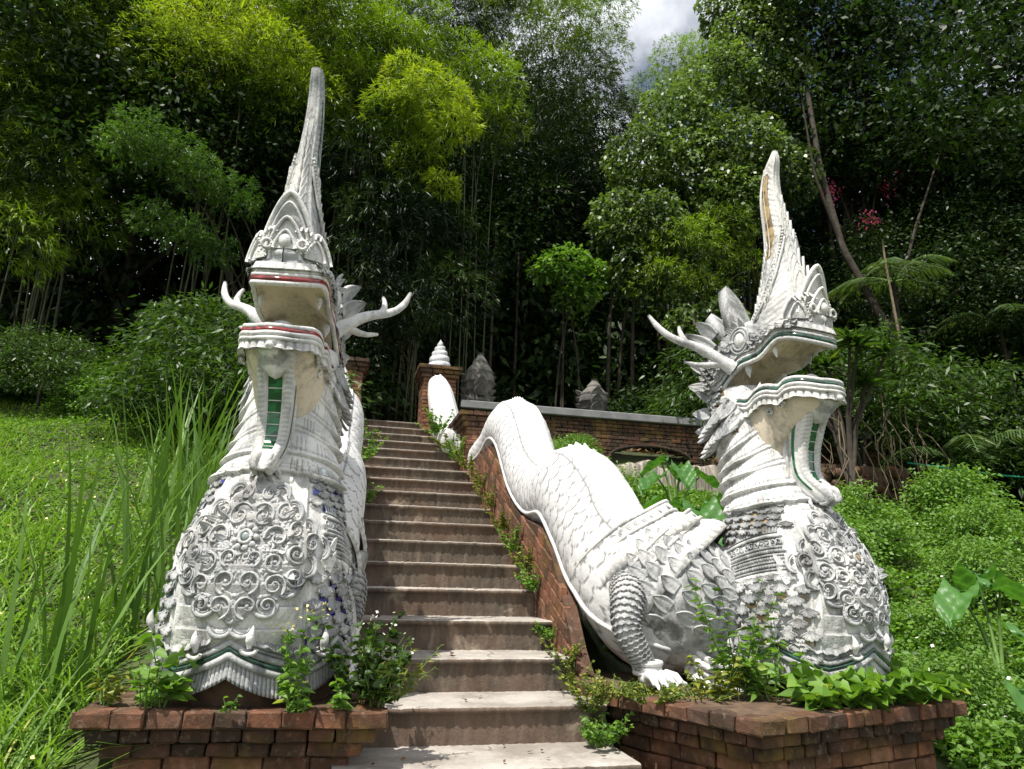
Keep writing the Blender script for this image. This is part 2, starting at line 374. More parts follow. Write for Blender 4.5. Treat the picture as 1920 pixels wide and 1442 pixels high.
def surf_tube(mb, pts, r, off=.006, n=6, a=None):
    pts = np.asarray(pts, float); th = pts[:, 0]/.46; P = bsurf(th, pts[:, 1], .018+off); mb.tube(P, r, n, a=a)
def spiral(cx, cz, R, a0, turns, dirn=1, n=26, r1=.18):
    t = np.linspace(0, 1, n); rr = R*(1-t*(1-r1)); an = a0+dirn*t*turns*2*PI
    return np.stack([cx+rr*np.cos(an), cz+rr*np.sin(an)], 1)
def scroll_set(mb, cx, cz, R, ang, d):
    for (sg) in (1, -1):
        S = spiral(sg*cx, cz, R, ang if sg > 0 else PI-ang, rng.uniform(1.05, 1.7), d*sg, 30, .16)
        r = np.linspace(.0115, .006, 30)*(R/.07)**.5; r[0] *= .6
        surf_tube(mb, S, r, .010); surf_tube(mb, S*[1, 1]+0, r*.45, .022)
        c = bsurf(np.array([sg*cx/.46]), np.array([cz]), .032)[0]; mb.ball(c, R*.17, 7, 5)
        Fo = spiral(sg*cx, cz, R*1.22, (ang if sg > 0 else PI-ang)+d*sg*.2, .72, d*sg, 22, .92)
        surf_tube(mb, Fo, np.concatenate([np.linspace(.004, .011, 11), np.linspace(.011, .004, 11)]), .004)
        for k in range(3):                                  # leaf lobes off the back of the scroll
            an = (ang if sg > 0 else PI-ang)+d*sg*(1.2+k*.8)
            b0 = np.array([sg*cx+R*1.1*math.cos(an), cz+R*1.1*math.sin(an)]); b1 = b0+R*.42*np.array([math.cos(an+.5*d*sg), math.sin(an+.5*d*sg)])
            t = np.linspace(0, 1, 6)[:, None]; surf_tube(mb, b0*(1-t)+b1*t, [.004, .010, .013, .011, .008, .003], .008)
        if cx < .01: break

def fan_plate(mb, c, nrm_, down, R, lift=.03, lobes=5, g=.55, wide=66):
    """scalloped shell scale: root at the top, ribs and rings, rim lifted off the wall"""
    nrm_ = nrm_/np.linalg.norm(nrm_); down = down-nrm_*(down@nrm_); down /= np.linalg.norm(down); side = np.cross(nrm_, down)
    na, nr = 30, 6; ph = np.radians(np.linspace(-wide, wide, na+1)); G = np.zeros((na+1, nr, 3)); A = np.zeros((na+1, nr))
    rr = np.array([0.02, .3, .55, .8, .97, 1.0])
    for i, p in enumerate(ph):
        lob = .80+.20*abs(math.cos((p/np.radians(wide))*lobes*PI/2+(PI/2 if lobes % 2 == 0 else 0)))
        rib = (.0 if i % 3 else -.0045)
        for j in range(nr):
            r = R*rr[j]*(lob if j > 2 else 1)
            h = .006+lift*rr[j]**1.3-(.0 if j < 5 else .010)+(rib if 0 < j < 4 else 0)+(.003 if j == 3 else 0)
            G[i, j] = c+down*r*math.cos(p)+side*r*math.sin(p)*1.08+nrm_*h
            A[i, j] = g*.25 if j == 0 else (min(1, g*1.6) if j == 5 else (.30 if (j == 3 or i % 3 == 0) else 0))
    mb.grid(G, a=A)

def leaf_plate(mb, base, upv, outv, Ln, W, curl=.25, thick=.014, tip=1.0, ribs=True, g=.35, side=0.0):
    """pointed arch / flame leaf with raised border and midrib; curls towards outv, side bends it sideways"""
    upv = np.array(upv, float); upv /= np.linalg.norm(upv); outv = np.array(outv, float); outv -= upv*(outv@upv); outv /= np.linalg.norm(outv)+1e-9
    sd = np.cross(upv, outv); nu, nv = 13, 11; u = np.linspace(0, 1, nu); v = np.linspace(-1, 1, nv)
    wpr = np.power(np.sin(PI*np.clip(.30+.70*u, 0, 1)), .75)*1.0; wpr[-1] = .02
    fr = np.zeros((nu, nv, 3)); bk = np.zeros((nu, nv, 3)); A = np.zeros((nu, nv))
    for i in range(nu):
        for j in range(nv):
            av = abs(v[j]); h = .006 if av > .75 else (0.0 if av > .3 else .004)
            if ribs and .3 < av < .75: h -= .004*((i+int(av*6)) % 2)
            p = np.array(base)+upv*Ln*u[i]*(1-.15*curl*u[i])+outv*(curl*Ln*u[i]**2+thick/2+h*Ln*4)+sd*(W/2*wpr[i]*v[j]+side*Ln*u[i]**2)
            fr[i, j] = p; bk[i, j] = p-outv*(thick+h*Ln*4)*1.0
            A[i, j] = g if .62 < av < .78 else 0
    base_n = mb.n
    mb.grid(fr, a=A); mb.grid(bk, flip=True, a=0)
    o = nu*nv
    for i in range(nu-1):
        for j in (0, nv-1):
            a_, b_ = base_n+i*nv+j, base_n+(i+1)*nv+j; mb.Fq.append((a_, b_, b_+o, a_+o) if j else (b_, a_, a_+o, b_+o)); mb.mi.append(0)
    for j in range(nv-1):
        i = nu-1; a_, b_ = base_n+i*nv+j, base_n+i*nv+j+1; mb.Fq.append((a_, b_, b_+o, a_+o)); mb.mi.append(0)

def ribbon(mb, P, out, z0, z1, o0, o1, rib=.006, sub=3, thick=.012, slit=.5, scal=0.0):
    """a hanging fringe along path P (n,3) with outward dirs; z0,z1 heights relative to the path, o0,o1 outward offsets"""
    m = len(P); rows = 6; G = np.zeros((m, rows+1, 3)); A = np.zeros((m, rows+1))
    for i in range(m):
        k = i % sub
        for j in range(rows):
            t = j/(rows-1); e = z1*(1-scal*abs(math.sin(i*PI/(sub*2)))) if j == rows-1 else z1
            r_ = (-rib if k == 0 else rib*.4)*(1 if 0 < j else 0)
            G[i, j] = P[i]+out[i]*(o0+(o1-o0)*t**1.4+r_)+np.array([0, 0, z0+(e-z0)*t])
            A[i, j] = slit if (k == 0 and j > 1) else 0
        G[i, rows] = G[i, rows-1]-out[i]*(abs(o1-o0)+thick)+np.array([0, 0, .012])
    mb.grid(G, a=A)
def out_dirs(P, c):
    T = np.gradient(P, axis=0); T[:, 2] = 0; T /= np.linalg.norm(T, axis=1)[:, None]+1e-9
    o = np.stack([T[:, 1], -T[:, 0], 0*T[:, 0]], 1)
    s = np.sign(np.sum(o*(P-np.array(c))*[1, 1, 0], 1)); s[s == 0] = 1
    return o*s[:, None]
def resample(P, step):
    P = np.asarray(P, float); d = np.concatenate([[0], np.cumsum(np.linalg.norm(np.diff(P, axis=0), axis=1))]); n = max(3, int(d[-1]/step)+1)
    s = np.linspace(0, d[-1], n); return np.stack([np.interp(s, d, P[:, k]) for k in range(3)], 1)

# head profiles, f = forward
UF = [-.36, -.27, -.18, -.10, 0.0, .08, .14, .21, .30, .38, .445]
UZ = [1.265, 1.31, 1.39, 1.44, 1.452, 1.465, 1.50, 1.54, 1.535, 1.505, 1.475]
LF = [-.36, -.30, -.22, -.13, -.045, .03, .10, .18, .21, .26, .34, .44]
LZ = [1.262, 1.195, 1.185, 1.205, 1.190, 1.232, 1.245, 1.225, 1.215, 1.245, 1.25, 1.222]
def halfw(f, w0, fe, f0=.17):
    f = np.asarray(f, float); t = np.clip((f-f0)/(fe-f0), 0, 1); return w0*np.sqrt(np.clip(1-t**2.6, 0, 1))
def lip_path(FZ, ZZ, w0, fe, n=90):
    th = np.linspace(0, 1, n)
    f1 = np.linspace(FZ[0], .17, n//2); tt = np.linspace(0, 1, n//2)[1:]**.6; f2 = .17+(fe-.17)*np.sin(tt*PI/2)
    f = np.concatenate([f1, f2]); w = halfw(f, w0, fe); z = cat(FZ, ZZ, f)
    w = w*(1-.10*sm(f, -.36, -.1)+.10)*1.0
    L = np.stack([-w, -f, z], 1); R = L[::-1][1:].copy(); R[:, 0] *= -1
    return resample(np.concatenate([L, R]), .011)

def build_naga(base, rz, glass_lip, inlay, tail, seed, lean=0.0, tip_cut=False, face_white=M_pl):
    """tail: list of world (x, y, z, r) of the trailing body; returns the root"""
    global rng
    rng = np.random.default_rng(seed)
    root = empty('naga_statue', base, rz)
    OFF = (0, 0, -base[2]); 
    cs, sn = math.cos(-rz), math.sin(-rz)
    def to_local(P):
        P = np.asarray(P, float); x, y = P[:, 0]-base[0], P[:, 1]-base[1]
        return np.stack([x*cs-y*sn, x*sn+y*cs, P[:, 2]], 1)
    # ---- body
    nth, nz = 420, 330
    th = np.linspace(-PI, PI, nth, endpoint=False); zz = np.linspace(-.61, 1.32, nz)
    TH, ZZ_ = np.meshgrid(th, zz, indexing='ij'); D, G_ = body_disp(TH, ZZ_)
    zb = band_z(TH); under = ZZ_ < zb-.06
    D = np.where(under, -.055+.012*np.sin(TH*9+ZZ_*30), D)
    P = bsurf(TH, ZZ_, D)
    mb = MB(); keep = ~under
    mb.grid(P, closeu=True, a=G_.ravel(), flip=True)
    cap = [(i*nz+nz-1) for i in range(nth)]
    body = mb.build('body', M_pl, root, off=OFF)
    # exposed brick core under the lifted hem
    mc = MB(); t2 = np.linspace(-PI, PI, 60, endpoint=False)
    z2 = np.linspace(-.62, -.36, 8); T2, Z2 = np.meshgrid(t2, z2, indexing='ij')
    Pc = bsurf(T2, Z2, -.030+rng.uniform(-.012, .006, T2.shape)); mc.grid(Pc, closeu=True, a=.6, flip=True)
    mc.build('brick_core', M_mortar, root, off=OFF)
    # ---- wavy hem: two mouldings with a glass strip between, fringe below
    tb = np.linspace(-2.6, 2.6, 520); zbv = band_z(tb)
    hem = MB()
    hem.tube(bsurf(tb, zbv+.042, .010), .015, 7); hem.tube(bsurf(tb, zbv-.012, .016), .017, 7); hem.tube(bsurf(tb, zbv+.068, .004), .008, 6)
    Ph = bsurf(tb, zbv-.02, .008); oh = out_dirs(Ph, (0, -.05, 0)); ribbon(hem, Ph, oh, 0, -.095, 0, .020, .007, 4, .03, .6)
    hem.build('base_moulding', M_pl_dirty, root, off=OFF)
    gs = MB(); gs.tube(bsurf(tb, zbv+.016, .014), .011, 6); gs.build('glass_strip', M_dgreen, root, off=OFF)
    # ragged ledge and horn-shaped spikes over the hem
    lg = MB(); tl = np.linspace(-2.5, 2.5, 420); jag = .012*np.abs(np.sin(tl*13))+.010*np.abs(np.sin(tl*31))
    ribbon(lg, bsurf(tl, band_z(tl)+.105+jag, .004), out_dirs(bsurf(tl, band_z(tl), 0), (0, -.05, 0)), .0, -.035, .0, .02, .003, 5, .02, .4)
    lg.build('base_ledge', M_pl_dirty, root, off=OFF)
    for t in (-1.72, -1.15, -.30, .18, .88, 1.5):
        sp_ = MB(); z0 = float(band_z(t))+.075; c = bsurf(np.array([t]), np.array([z0]), .03)[0]; nn = bnorm(np.array([t]), np.array([z0]))[0]
        pts = [c+nn*.012+np.array([0, 0, -.01])]; 
        for k in range(1, 9): u = k/8; pts.append(c+nn*(.006+.016*math.sin(u*PI))+np.array([.010*u*u*(1 if t > 0 else -1), 0, .09*u]))
        sp_.tube(pts, [.008, .016, .020, .020, .018, .015, .011, .006, .002], 8)
        ring = [c+nn*.02+np.array([math.cos(q)*.034*nn[1], -math.cos(q)*.034*nn[0], math.sin(q)*.020-.012]) for q in np.linspace(PI, 2*PI, 10)]
        sp_.tube(ring, .010, 6); sp_.build('horn_spike', M_pl, root, off=OFF)
    # ---- shell scales in staggered rows with glass behind
    gl = MB(); down = np.array([0, 0, -1.0])
    def scale_zone(z0, z1, dz, ds, amin, amax, R, lift, cond=lambda s, z: True):
        z = z1; row = 0; sides = {-1: MB(), 1: MB()}
        while z > z0:
            wz = float(cat(BZ, BW, z)); n = int(PI*wz/ds)
            for k in range(-n, n+1):
                t = (k+(.5 if row % 2 else 0))*ds/wz
                if not (amin < abs(t) < amax) or abs(t) > PI: continue
                if not cond(t, z): continue
                zj = z+rng.uniform(-.002, .002)
                c = bsurf(np.array([t]), np.array([zj]), .009)[0]; nn = bnorm(np.array([t]), np.array([zj-R*.5]))[0]
                tilt = np.array([rng.uniform(-.025, .025), rng.uniform(-.025, .025), 0])
                fan_plate(sides[-1 if t < 0 else 1], c, nn, down+tilt, R*rng.uniform(.94, 1.06), lift, 5)
                if rng.random() < .45:
                    q = bsurf(np.array([t-.028/wz, t+.028/wz, t+.028/wz, t-.028/wz]), np.array([zj-R*.66, zj-R*.66, zj-R*1.28, zj-R*1.28]), .010); gl.add(q, [(0, 1, 2, 3)])
            z -= dz; row += 1
        for sv in sides.values():
            if sv.n: sv.build('shell_scales', M_pl_dirty, root, off=OFF)
    scale_zone(-.43, .0, .061, .118, .74, 2.6, .067, .016, lambda t, z: z-.05 > float(band_z(t))+.02 and (abs(t*.46)/.355+abs(z-.11)/.355 > 1.0))
    scale_zone(1.0, 1.34, .050, .086, 1.35, PI, .054, .016)
    scale_zone(.24, .50, .043, .080, .72, PI, .050, .010, lambda t, z: z > .10+.12*float(sm(abs(t), 2.6, .9))+.12 and (abs(t*.46)/.40+abs(z-.12)/.40 > 1.0) and neck_q(t, z) < .55)
    gl.build('glass_inlay', inlay, root, off=OFF)
    # ---- chest scrollwork
    so_ = MB()
    for (cx, cz, R, an, d) in ((.060, .36, .050, 1.2, 1), (.055, .245, .060, 2.6, -1), (.165, .27, .058, .6, 1), (.150, .155, .055, 3.4, -1), (.060, .045, .052, 4.0, 1),
                               (.255, .185, .055, .2, 1), (.255, .075, .055, 5.6, -1), (.345, .120, .045, .2, 1), (.155, .040, .050, 5.0, -1), (.055, -.060, .055, 4.4, 1), (.165, -.065, .055, 5.2, 1), (.255, -.030, .045, 5.8, -1), (.060, -.165, .050, 4.4, -1), (.145, -.150, .040, 5.0, 1)):
        scroll_set(so_, cx+rng.uniform(-.008, .008), cz+rng.uniform(-.008, .008), R*rng.uniform(.78, 1.2), an+rng.uniform(-1, 1), d)
    nb = 9
    for sg in (-1, 1):                                         # lobed border of the diamond
        for i in range(nb):
            t = (i+.5)/nb; cx = .40*min(t*2, 2-t*2); cz = .50-.78*t
            an = math.atan2(cz-.11, cx); S = spiral(sg*cx, cz, .055, (an-1.5) if sg > 0 else PI-(an-1.5), .46, sg, 14, 1.0)
            surf_tube(so_, S, [.004, .008, .011, .012, .012, .013, .013, .013, .012, .012, .011, .010, .008, .004], .008); surf_tube(so_, spiral(sg*cx, cz, .040, (an-1.3) if sg > 0 else PI-(an-1.3), .40, sg, 12, 1.0), .0055, .006)
        for i in range(64):                                    # small leaf curls filling the ground
            for _ in range(20):
                x, z = rng.uniform(0, .36), rng.uniform(-.24, .46)
                if x/.38+abs(z-.11)/.38 < .95: break
            so_.ball(bsurf(np.array([sg*x/.46]), np.array([z]), .020)[0], rng.uniform(.008, .017), 6, 4)
            S = spiral(sg*x, z, rng.uniform(.018, .032), rng.uniform(0, 6), rng.uniform(.5, .9), sg, 9, .3); surf_tube(so_, S, [.004, .007, .009, .009, .008, .007, .006, .005, .003], .006)
    for _ in range(46):                                        # small acanthus leaves between the scrolls
        x, z = rng.uniform(-.34, .34), rng.uniform(-.22, .45)
        if abs(x)/.38+abs(z-.11)/.38 > .92 or math.hypot(x, z-.145) < .08: continue
        c = bsurf(np.array([x/.46]), np.array([z]), .016)[0]; nn = bnorm(np.array([x/.46]), np.array([z]))[0]; q = math.atan2(z-.145, x)+rng.normal(0, .5)
        leaf_plate(so_, c, np.array([math.cos(q), .2*nn[1], math.sin(q)]), nn, rng.uniform(.05, .08), rng.uniform(.028, .045), .25, .012, g=.6)
    for k in range(9):
        an = k*2*PI/9; so_.ball(bsurf(np.array([.052*math.cos(an)/.46]), np.array([.145+.052*math.sin(an)]), .030)[0], .017, 7, 5)
    ringp = np.array([[.030*math.cos(a), .145+.030*math.sin(a)] for a in np.linspace(0, 2*PI, 18)]); surf_tube(so_, ringp, .009, .022)
    so_.build('chest_scrollwork', M_pl_dirty, root, off=OFF)
    jw = MB(); jw.ball(bsurf(np.array([0.]), np.array([.145]), .030)[0], .024, 10, 6, sc=(1, .5, 1)); jw.build('chest_jewel', M_clear if inlay is M_blue else M_gold, root, off=OFF)
    # loose flame at the side of the chest scrolls
    for sg in (-1, 1):
        fl = MB()
        for (t, z, ln) in ((1.0, .0, .12), (1.05, .09, .10)):
            c = bsurf(np.array([sg*t]), np.array([z]), .01)[0]; nn = bnorm(np.array([sg*t]), np.array([z]))[0]
            leaf_plate(fl, c, np.array([sg*.12, .5, .8]), nn, ln, .035, .08, .010)
        fl.build('flame_leaf', M_pl, root, off=OFF)
    for sg in (-1, 1):
        nk = MB()
        ta = np.linspace(1.0, 2.9, 150); zb3 = .02+.12*sm(ta, 2.6, .9)
        for o_, r_ in ((-.055, .008), (-.012, .007), (.028, .008), (.072, .009), (.135, .009)): nk.tube(bsurf(sg*ta, zb3+o_, .014), r_, 5)
        for o_, r_, st_ in ((-.034, .0135, 3), (.008, .012, 3), (.050, .013, 3)):
            for q in range(0, 150, st_): nk.ball(bsurf(np.array([sg*ta[q]]), np.array([zb3[q]+o_]), .012)[0], r_, 6, 4, a=(.2 if q % 2 else .0))
        for q in range(2, 148, 7):
            t0, z0 = ta[q]*sg, zb3[q]+.103; surf_tube(nk, spiral(t0*.46, z0, .022, 1.5+q, 1.1, 1 if q % 2 else -1, 10, .25), .006, -.006, 5)
        P_ = bsurf(sg*ta, zb3-.07, .012); ribbon(nk, P_, out_dirs(P_, (0, -.05, 0)), 0, -.045, 0, .012, .005, 4, .02, .5, .15)
        P_ = bsurf(sg*ta, zb3+.175, .006); ribbon(nk, P_, out_dirs(P_, (0, -.05, 0)), .03, -.02, -.006, .012, .005, 4, .02, .5, .15)
        nk.build('necklace_band', M_pl_dirty, root, off=OFF)
    # ---- neck collar windows (glass inlaid between the lowest ribs)
    wn = MB()
    for t in np.linspace(-1.9, 1.9, 9):
        if abs(t) < .5: continue
        dz = .565-.09*(1-math.cos(t)); q = bs2(np.array([t-.05, t+.05, t+.05, t-.05]), np.array([dz+.024]*2+[dz-.024]*2), .004); wn.add(q, [(0, 1, 2, 3)])
    wn.build('collar_glass', M_clear, root, off=OFF)
    # ---- dorsal flames down the back of the neck
    dm = MB()
    for k in range(9):
        z = .45+k*.115; f = float(cat(BZ, BF, z)-cat(BZ, BD, z))
        leaf_plate(dm, (0, -f-.02, z-.03), (0, 1.0, .75), (0, -.8, 1), .15, .085, .25, .02)
        for sg in (-1, 1): leaf_plate(dm, (sg*.10, -f-.07, z-.05), (sg*.45, 1.0, .6), (0, -.8, 1), .13, .075, .3, .018)
    dm.build('dorsal_crest', M_pl_dirty, root, off=OFF)

    # ================= head
    # back of the skull, joining neck and crown
    hd = MB(); n1, n2 = 120, 90; ff = np.linspace(-.50, .455, n1); ps = np.linspace(0, PI, n2)
    w = halfw(ff, .192, .440)*(1+.10*sm(ff, .1, -.2))*np.sqrt(np.clip(1-np.clip((-.30-ff)/.22, 0, 1)**2.2, 0.0, 1)); w = np.maximum(w, .004)
    zb_ = cat([-.55]+UF, [1.22]+UZ, ff); zt = cat([-.55, -.42, -.3, -.15, 0, .1, .3, .5], [1.50, 1.68, 1.76, 1.80, 1.80, 1.77, 1.72, 1.70], ff)
    G = np.zeros((n1, n2, 3)); A = np.zeros((n1, n2))
    for i in range(n1):
        cx = -np.cos(ps); sx = np.sin(ps); x = w[i]*np.sign(cx)*np.abs(cx)**.62; hh = np.abs(sx)**.62; z = zb_[i]+(zt[i]-zb_[i])*hh
        carve = .010*np.sin(ff[i]*62+z*34)*np.sin(z*55-ff[i]*20); carve *= (hh > .12)*(hh < .93)
        k = 1+carve/.2
        G[i] = np.stack([x*k, np.full(n2, -ff[i])-(carve if ff[i] > .38 else 0), z], 1); A[i] = np.clip(-carve*38, 0, .45)
    hd.grid(G, a=A, flip=True)
    head = hd.build('head', M_pl_dirty, root, off=OFF)
    # scale lumps on the cheeks
    for sg in (-1, 1):
        ck = MB()
        for i in range(15):
            for j in range(6):
                f = -.44+i*.055+(j % 2)*.027; zl = float(cat(UF, UZ, f))+.105+j*.040
                if f > .16 and j > 1: continue
                if zl > 1.66 or (abs(f+.09) < .10 and abs(zl-1.63) < .09): continue
                wx = float(halfw(f, .192, .440))*1.08
                fan_plate(ck, np.array([sg*(wx*(.975-.022*j)), -f, zl]), np.array([sg*1., 0, .15]), np.array([0, .55, -.8]), .045, .028, 3)
        ck.build('cheek_scales', M_pl_dirty, root, off=OFF)
    # palate and mouth floor
    pa = MB(); n1, n2 = 60, 25; ff = np.linspace(-.36, .44, n1); w = halfw(ff, .186, .433); G = np.zeros((n1, n2, 3)); G2 = np.zeros((n1, n2, 3))
    wl = halfw(ff, .190, .450)
    for i in range(n1):
        v = np.linspace(-1, 1, n2); arch = (1-v**2)*.085*min(1, (ff[i]+.36)/.2)
        G[i] = np.stack([w[i]*v, np.full(n2, -ff[i]), float(cat(UF, UZ, ff[i]))+arch-.012*np.exp(-(v/.08)**2)], 1)
        arch2 = (1-v**2)*.05*min(1, (ff[i]+.36)/.2)
        G2[i] = np.stack([wl[i]*v, np.full(n2, -ff[i]), float(cat(LF, LZ, ff[i]))-arch2+.01], 1)
    pa.grid(G); pa.grid(G2, flip=True)
    pa.build('palate', M_tan, root, off=OFF)
    # lips
    PU = lip_path(UF, UZ, .190, .442); PL = lip_path(LF, LZ, .198, .462)
    OU = out_dirs(PU, (0, -.05, 0)); OL = out_dirs(PL, (0, -.05, 0)); zv = np.array([0, 0, 1.0])
    lu = MB(); lu.tube(PU+OU*.012+zv*.002, .015, 7); lu.tube(PU+OU*.012+zv*.050, .013, 7); lu.tube(PU+OU*.002+zv*.075, .016, 7)
    ribbon(lu, PU+OU*.010, OU, .125, .078, .004, .020, .005, 4, .01, .4)
    lip_u = lu.build('upper_lip', M_pl, root, off=OFF)
    g1 = MB(); g1.tube(PU+OU*.013+zv*.027, .0155, 7); g1.build('lip_glass', glass_lip, lip_u)
    ll = MB(); ll.tube(PL+OU[0]*0+OL*.010+zv*.012, .016, 7); ll.tube(PL+OL*.016-zv*.030, .016, 7); ll.tube(PL+OL*.020-zv*.058, .013, 7)
    ribbon(ll, PL+OL*.018, OL, -.058, -.125, 0, .012, .006, 4, .02, .5, .12)
    lip_l = ll.build('lower_lip', M_pl, root, off=OFF)
    g2 = MB(); g2.tube(PL+OL*.014-zv*.009, .0145, 7); g2.build('lip_glass', glass_lip, lip_l)
    for o_ in (lip_u, lip_l):
        for ch in o_.children: 
            for v_ in ch.data.vertices: v_.co.z -= base[2]
    # lower jaw bowl
    jb = MB(); n1, n2 = 70, 50; ff = np.linspace(-.40, .47, n1); ps = np.linspace(0, PI, n2); w = np.maximum(halfw(ff, .200, .462), .003)
    zb_ = cat([-.42, -.2, -.08, .02, .12, .22, .32, .40, .48], [.62, .62, .64, .70, .84, .955, 1.01, 1.06, 1.13], ff); ztj = cat(LF, LZ, ff)-.02
    G = np.zeros((n1, n2, 3))
    for i in range(n1):
        nar = 1-.22*np.sin(ps)**2*sm(ff[i], -.25, .15)-.05*np.sin(ps)
        G[i] = np.stack([-w[i]*np.sign(np.cos(ps))*np.abs(np.cos(ps))**.8*nar, np.full(n2, -ff[i])+.0*ps, ztj[i]-(ztj[i]-zb_[i])*np.sin(ps)**.8], 1)
    jb.grid(G); jb.build('lower_jaw', M_tan, root, off=OFF)
    # jaw side wave ornament + chin boss
    cb = MB(); nn = 34
    ch = np.zeros((nn, 13, 3)); A = np.zeros((nn, 13))
    for i in range(nn):                                         # heart-shaped boss
        v = -1+2*i/(nn-1)
        for j in range(13):
            u = j/12; wd = .135*math.cos(u*PI/2)**.7; x = wd*v
            h = .045*math.sqrt(max(0, 1-(v*v)*.9))*(1-u*.35)
            carve = .012*math.sin(math.hypot(x/.016, (u-.2)*11)+math.atan2(x, u-.2)*2)
            ch[i, j] = (x, -(.435-.10*u*u-.085*v*v+h+carve), 1.155-.165*u); A[i, j] = .55 if carve < -.004 else 0
    cb.grid(ch, a=A, flip=False); cb.ball((0, -.495, 1.12), .022, 9, 6)
    for sg in (-1, 1):
        for k, (f, z) in enumerate(((.22, 1.105), (.12, 1.08))):
            x = sg*(.203-.01*k); S = [(x*(1+.02*math.sin(q)), -(f+.03*math.cos(q+k)*(1-q/9)), z+.022*math.sin(q+k)*(1-q/9)) for q in np.linspace(0, 7.5, 22)]; cb.tube(S, .008, 6)
    cb.build('chin_boss', M_pl, root, off=OFF)
    # beard: a deep strap hanging from the chin, curling forward at its foot, glass let in on the face and sides
    bd = MB(); gb = MB(); zs = np.linspace(1.06, .49, 46)
    ffr = cat([.48, .53, .58, .66, .8, .95, 1.06], [.40, .395, .345, .265, .250, .29, .34], zs)
    fbk = cat([.48, .53, .58, .66, .8, .95, 1.06], [.30, .24, .18, .12, .10, .10, .12], zs)
    hw = cat([.48, .55, .7, .9, 1.06], [.045, .062, .078, .088, .095], zs)
    prof = [(-1, 0), (-1, .22), (-.92, .30), (-1, .38), (-1, .68), (-.94, .74), (-1, .80), (-1, 1), (-.72, 1.06), (-.46, 1.04), (-.40, .93), (.40, .93), (.46, 1.04), (.72, 1.06), (1, 1), (1, .80), (.94, .74), (1, .68), (1, .38), (.92, .30), (1, .22), (1, 0)]
    G = np.array([[(hw[i]*p[0], -(fbk[i]+(ffr[i]-fbk[i])*p[1]+(.006 if (i % 2 and abs(p[0]) > .45 and p[1] > .9) else 0)), zs[i]) for p in prof] for i in range(len(zs))])
    A = np.array([[(.45 if (i % 2 and abs(p[0]) > .6 and p[1] > .95) else 0) for p in prof] for i in range(len(zs))])
    bd.grid(G, a=A, closev=True, flip=True); nbp = bd.n; bd.Fq.append(tuple(nbp-len(prof)+k for k in range(len(prof)))); bd.mi.append(0)
    for sg in (-1, 1):
        S = [(sg*.035, -(.335+.055*math.cos(q)), .53+.048*math.sin(q)) for q in np.linspace(-2.0, 2.4, 16)]; bd.tube(S, np.linspace(.012, .022, 16), 7)
        S = [(sg*.082, -.13, z) for z in np.linspace(1.0, .6, 20)]; bd.tube(S, .011, 6)
    beard = bd.build('beard', M_pl, root, off=OFF)
    Gg = np.array([[(hw[i]*v, -(fbk[i]+(ffr[i]-fbk[i])*.955), zs[i]-.002) for v in (-.40, 0, .40)] for i in range(2, 36)])
    gb.grid(Gg)
    for sg in (-1, 1):
        Gg = np.array([[(sg*(hw[i]*1.0+.003), -(fbk[i]+(ffr[i]-fbk[i])*v), zs[i]) for v in (.47, .60)] for i in range(6, 40)]); gb.grid(Gg)
    gb.build('beard_glass', M_green, beard, off=OFF)
    br = MB()
    for i in range(4, 36, 5): br.tube([(hw[i]*v, -(fbk[i]+(ffr[i]-fbk[i])*.965), zs[i]) for v in (-.4, 0, .4)], .003, 5)
    br.build('glass_joint', M_pl, beard, off=OFF)
    # teeth
    for sg in (-1, 1):
        for (f, x, zt_, ln, r) in ((.17, .162, 1.515, -.075, .020), (-.06, .172, 1.44, -.085, .024), (.02, .168, 1.225, .085, .025), (-.20, .165, 1.20, .055, .032), (.33, .14, 1.56, -.05, .015)):
            tm = MB(); pts = [(sg*x, -(f+.012*u*u), zt_+ln*u) for u in np.linspace(0, 1, 7)]; tm.tube(pts, [r*.85, r, r*.95, r*.78, r*.55, r*.3, r*.05], 9)
            tm.build('tooth', M_pl, root, off=OFF)
    # tongue
    tg = MB(); ft = np.linspace(-.30, .36, 26); G = []
    for f in ft:
        z0 = float(cat([-.32, -.1, .1, .22, .30, .36], [1.22, 1.19, 1.20, 1.235, 1.285, 1.275], f)); ww = .085*math.sqrt(max(.02, 1-max(0, (f-.2)/.165)**2.4)); hh = .055*math.sqrt(max(.02, 1-max(0, (f-.25)/.115)**2))
        G.append([(ww*math.cos(q), -f, z0+hh*math.sin(q)-.01) for q in np.linspace(0, 2*PI, 20, endpoint=False)])
    tg.grid(np.array(G), closev=True, flip=True); nn_ = tg.n; tg.Fq.append(tuple(nn_-20+k for k in range(20))); tg.mi.append(0)
    tg.build('tongue', M_antler, root, off=OFF)
    # eyes with lids and brow ridge
    for sg in (-1, 1):
        ey = MB(); ey.ball((sg*.206, .085, 1.625), .052, 16, 10, sc=(.62, .9, 1.12)); eye = ey.build('eye', M_pl, root, off=OFF)
        ld = MB(); 
        for rr_, r_ in ((.062, .012), (.085, .010)):
            ld.tube([(sg*(.214), .085+rr_*math.cos(q), 1.625+rr_*1.1*math.sin(q)) for q in np.linspace(0, 2*PI, 26)], r_, 6)
        for k in range(4):
            q = .3+k*.5; leaf_plate(ld, (sg*.203, .085+.085*math.cos(q), 1.625+.09*math.sin(q)), (sg*.15, math.cos(q), math.sin(q)), (sg*1., 0, .1), .075, .045, .35, .014)
        ld.build('brow', M_pl_dirty, root, off=OFF)
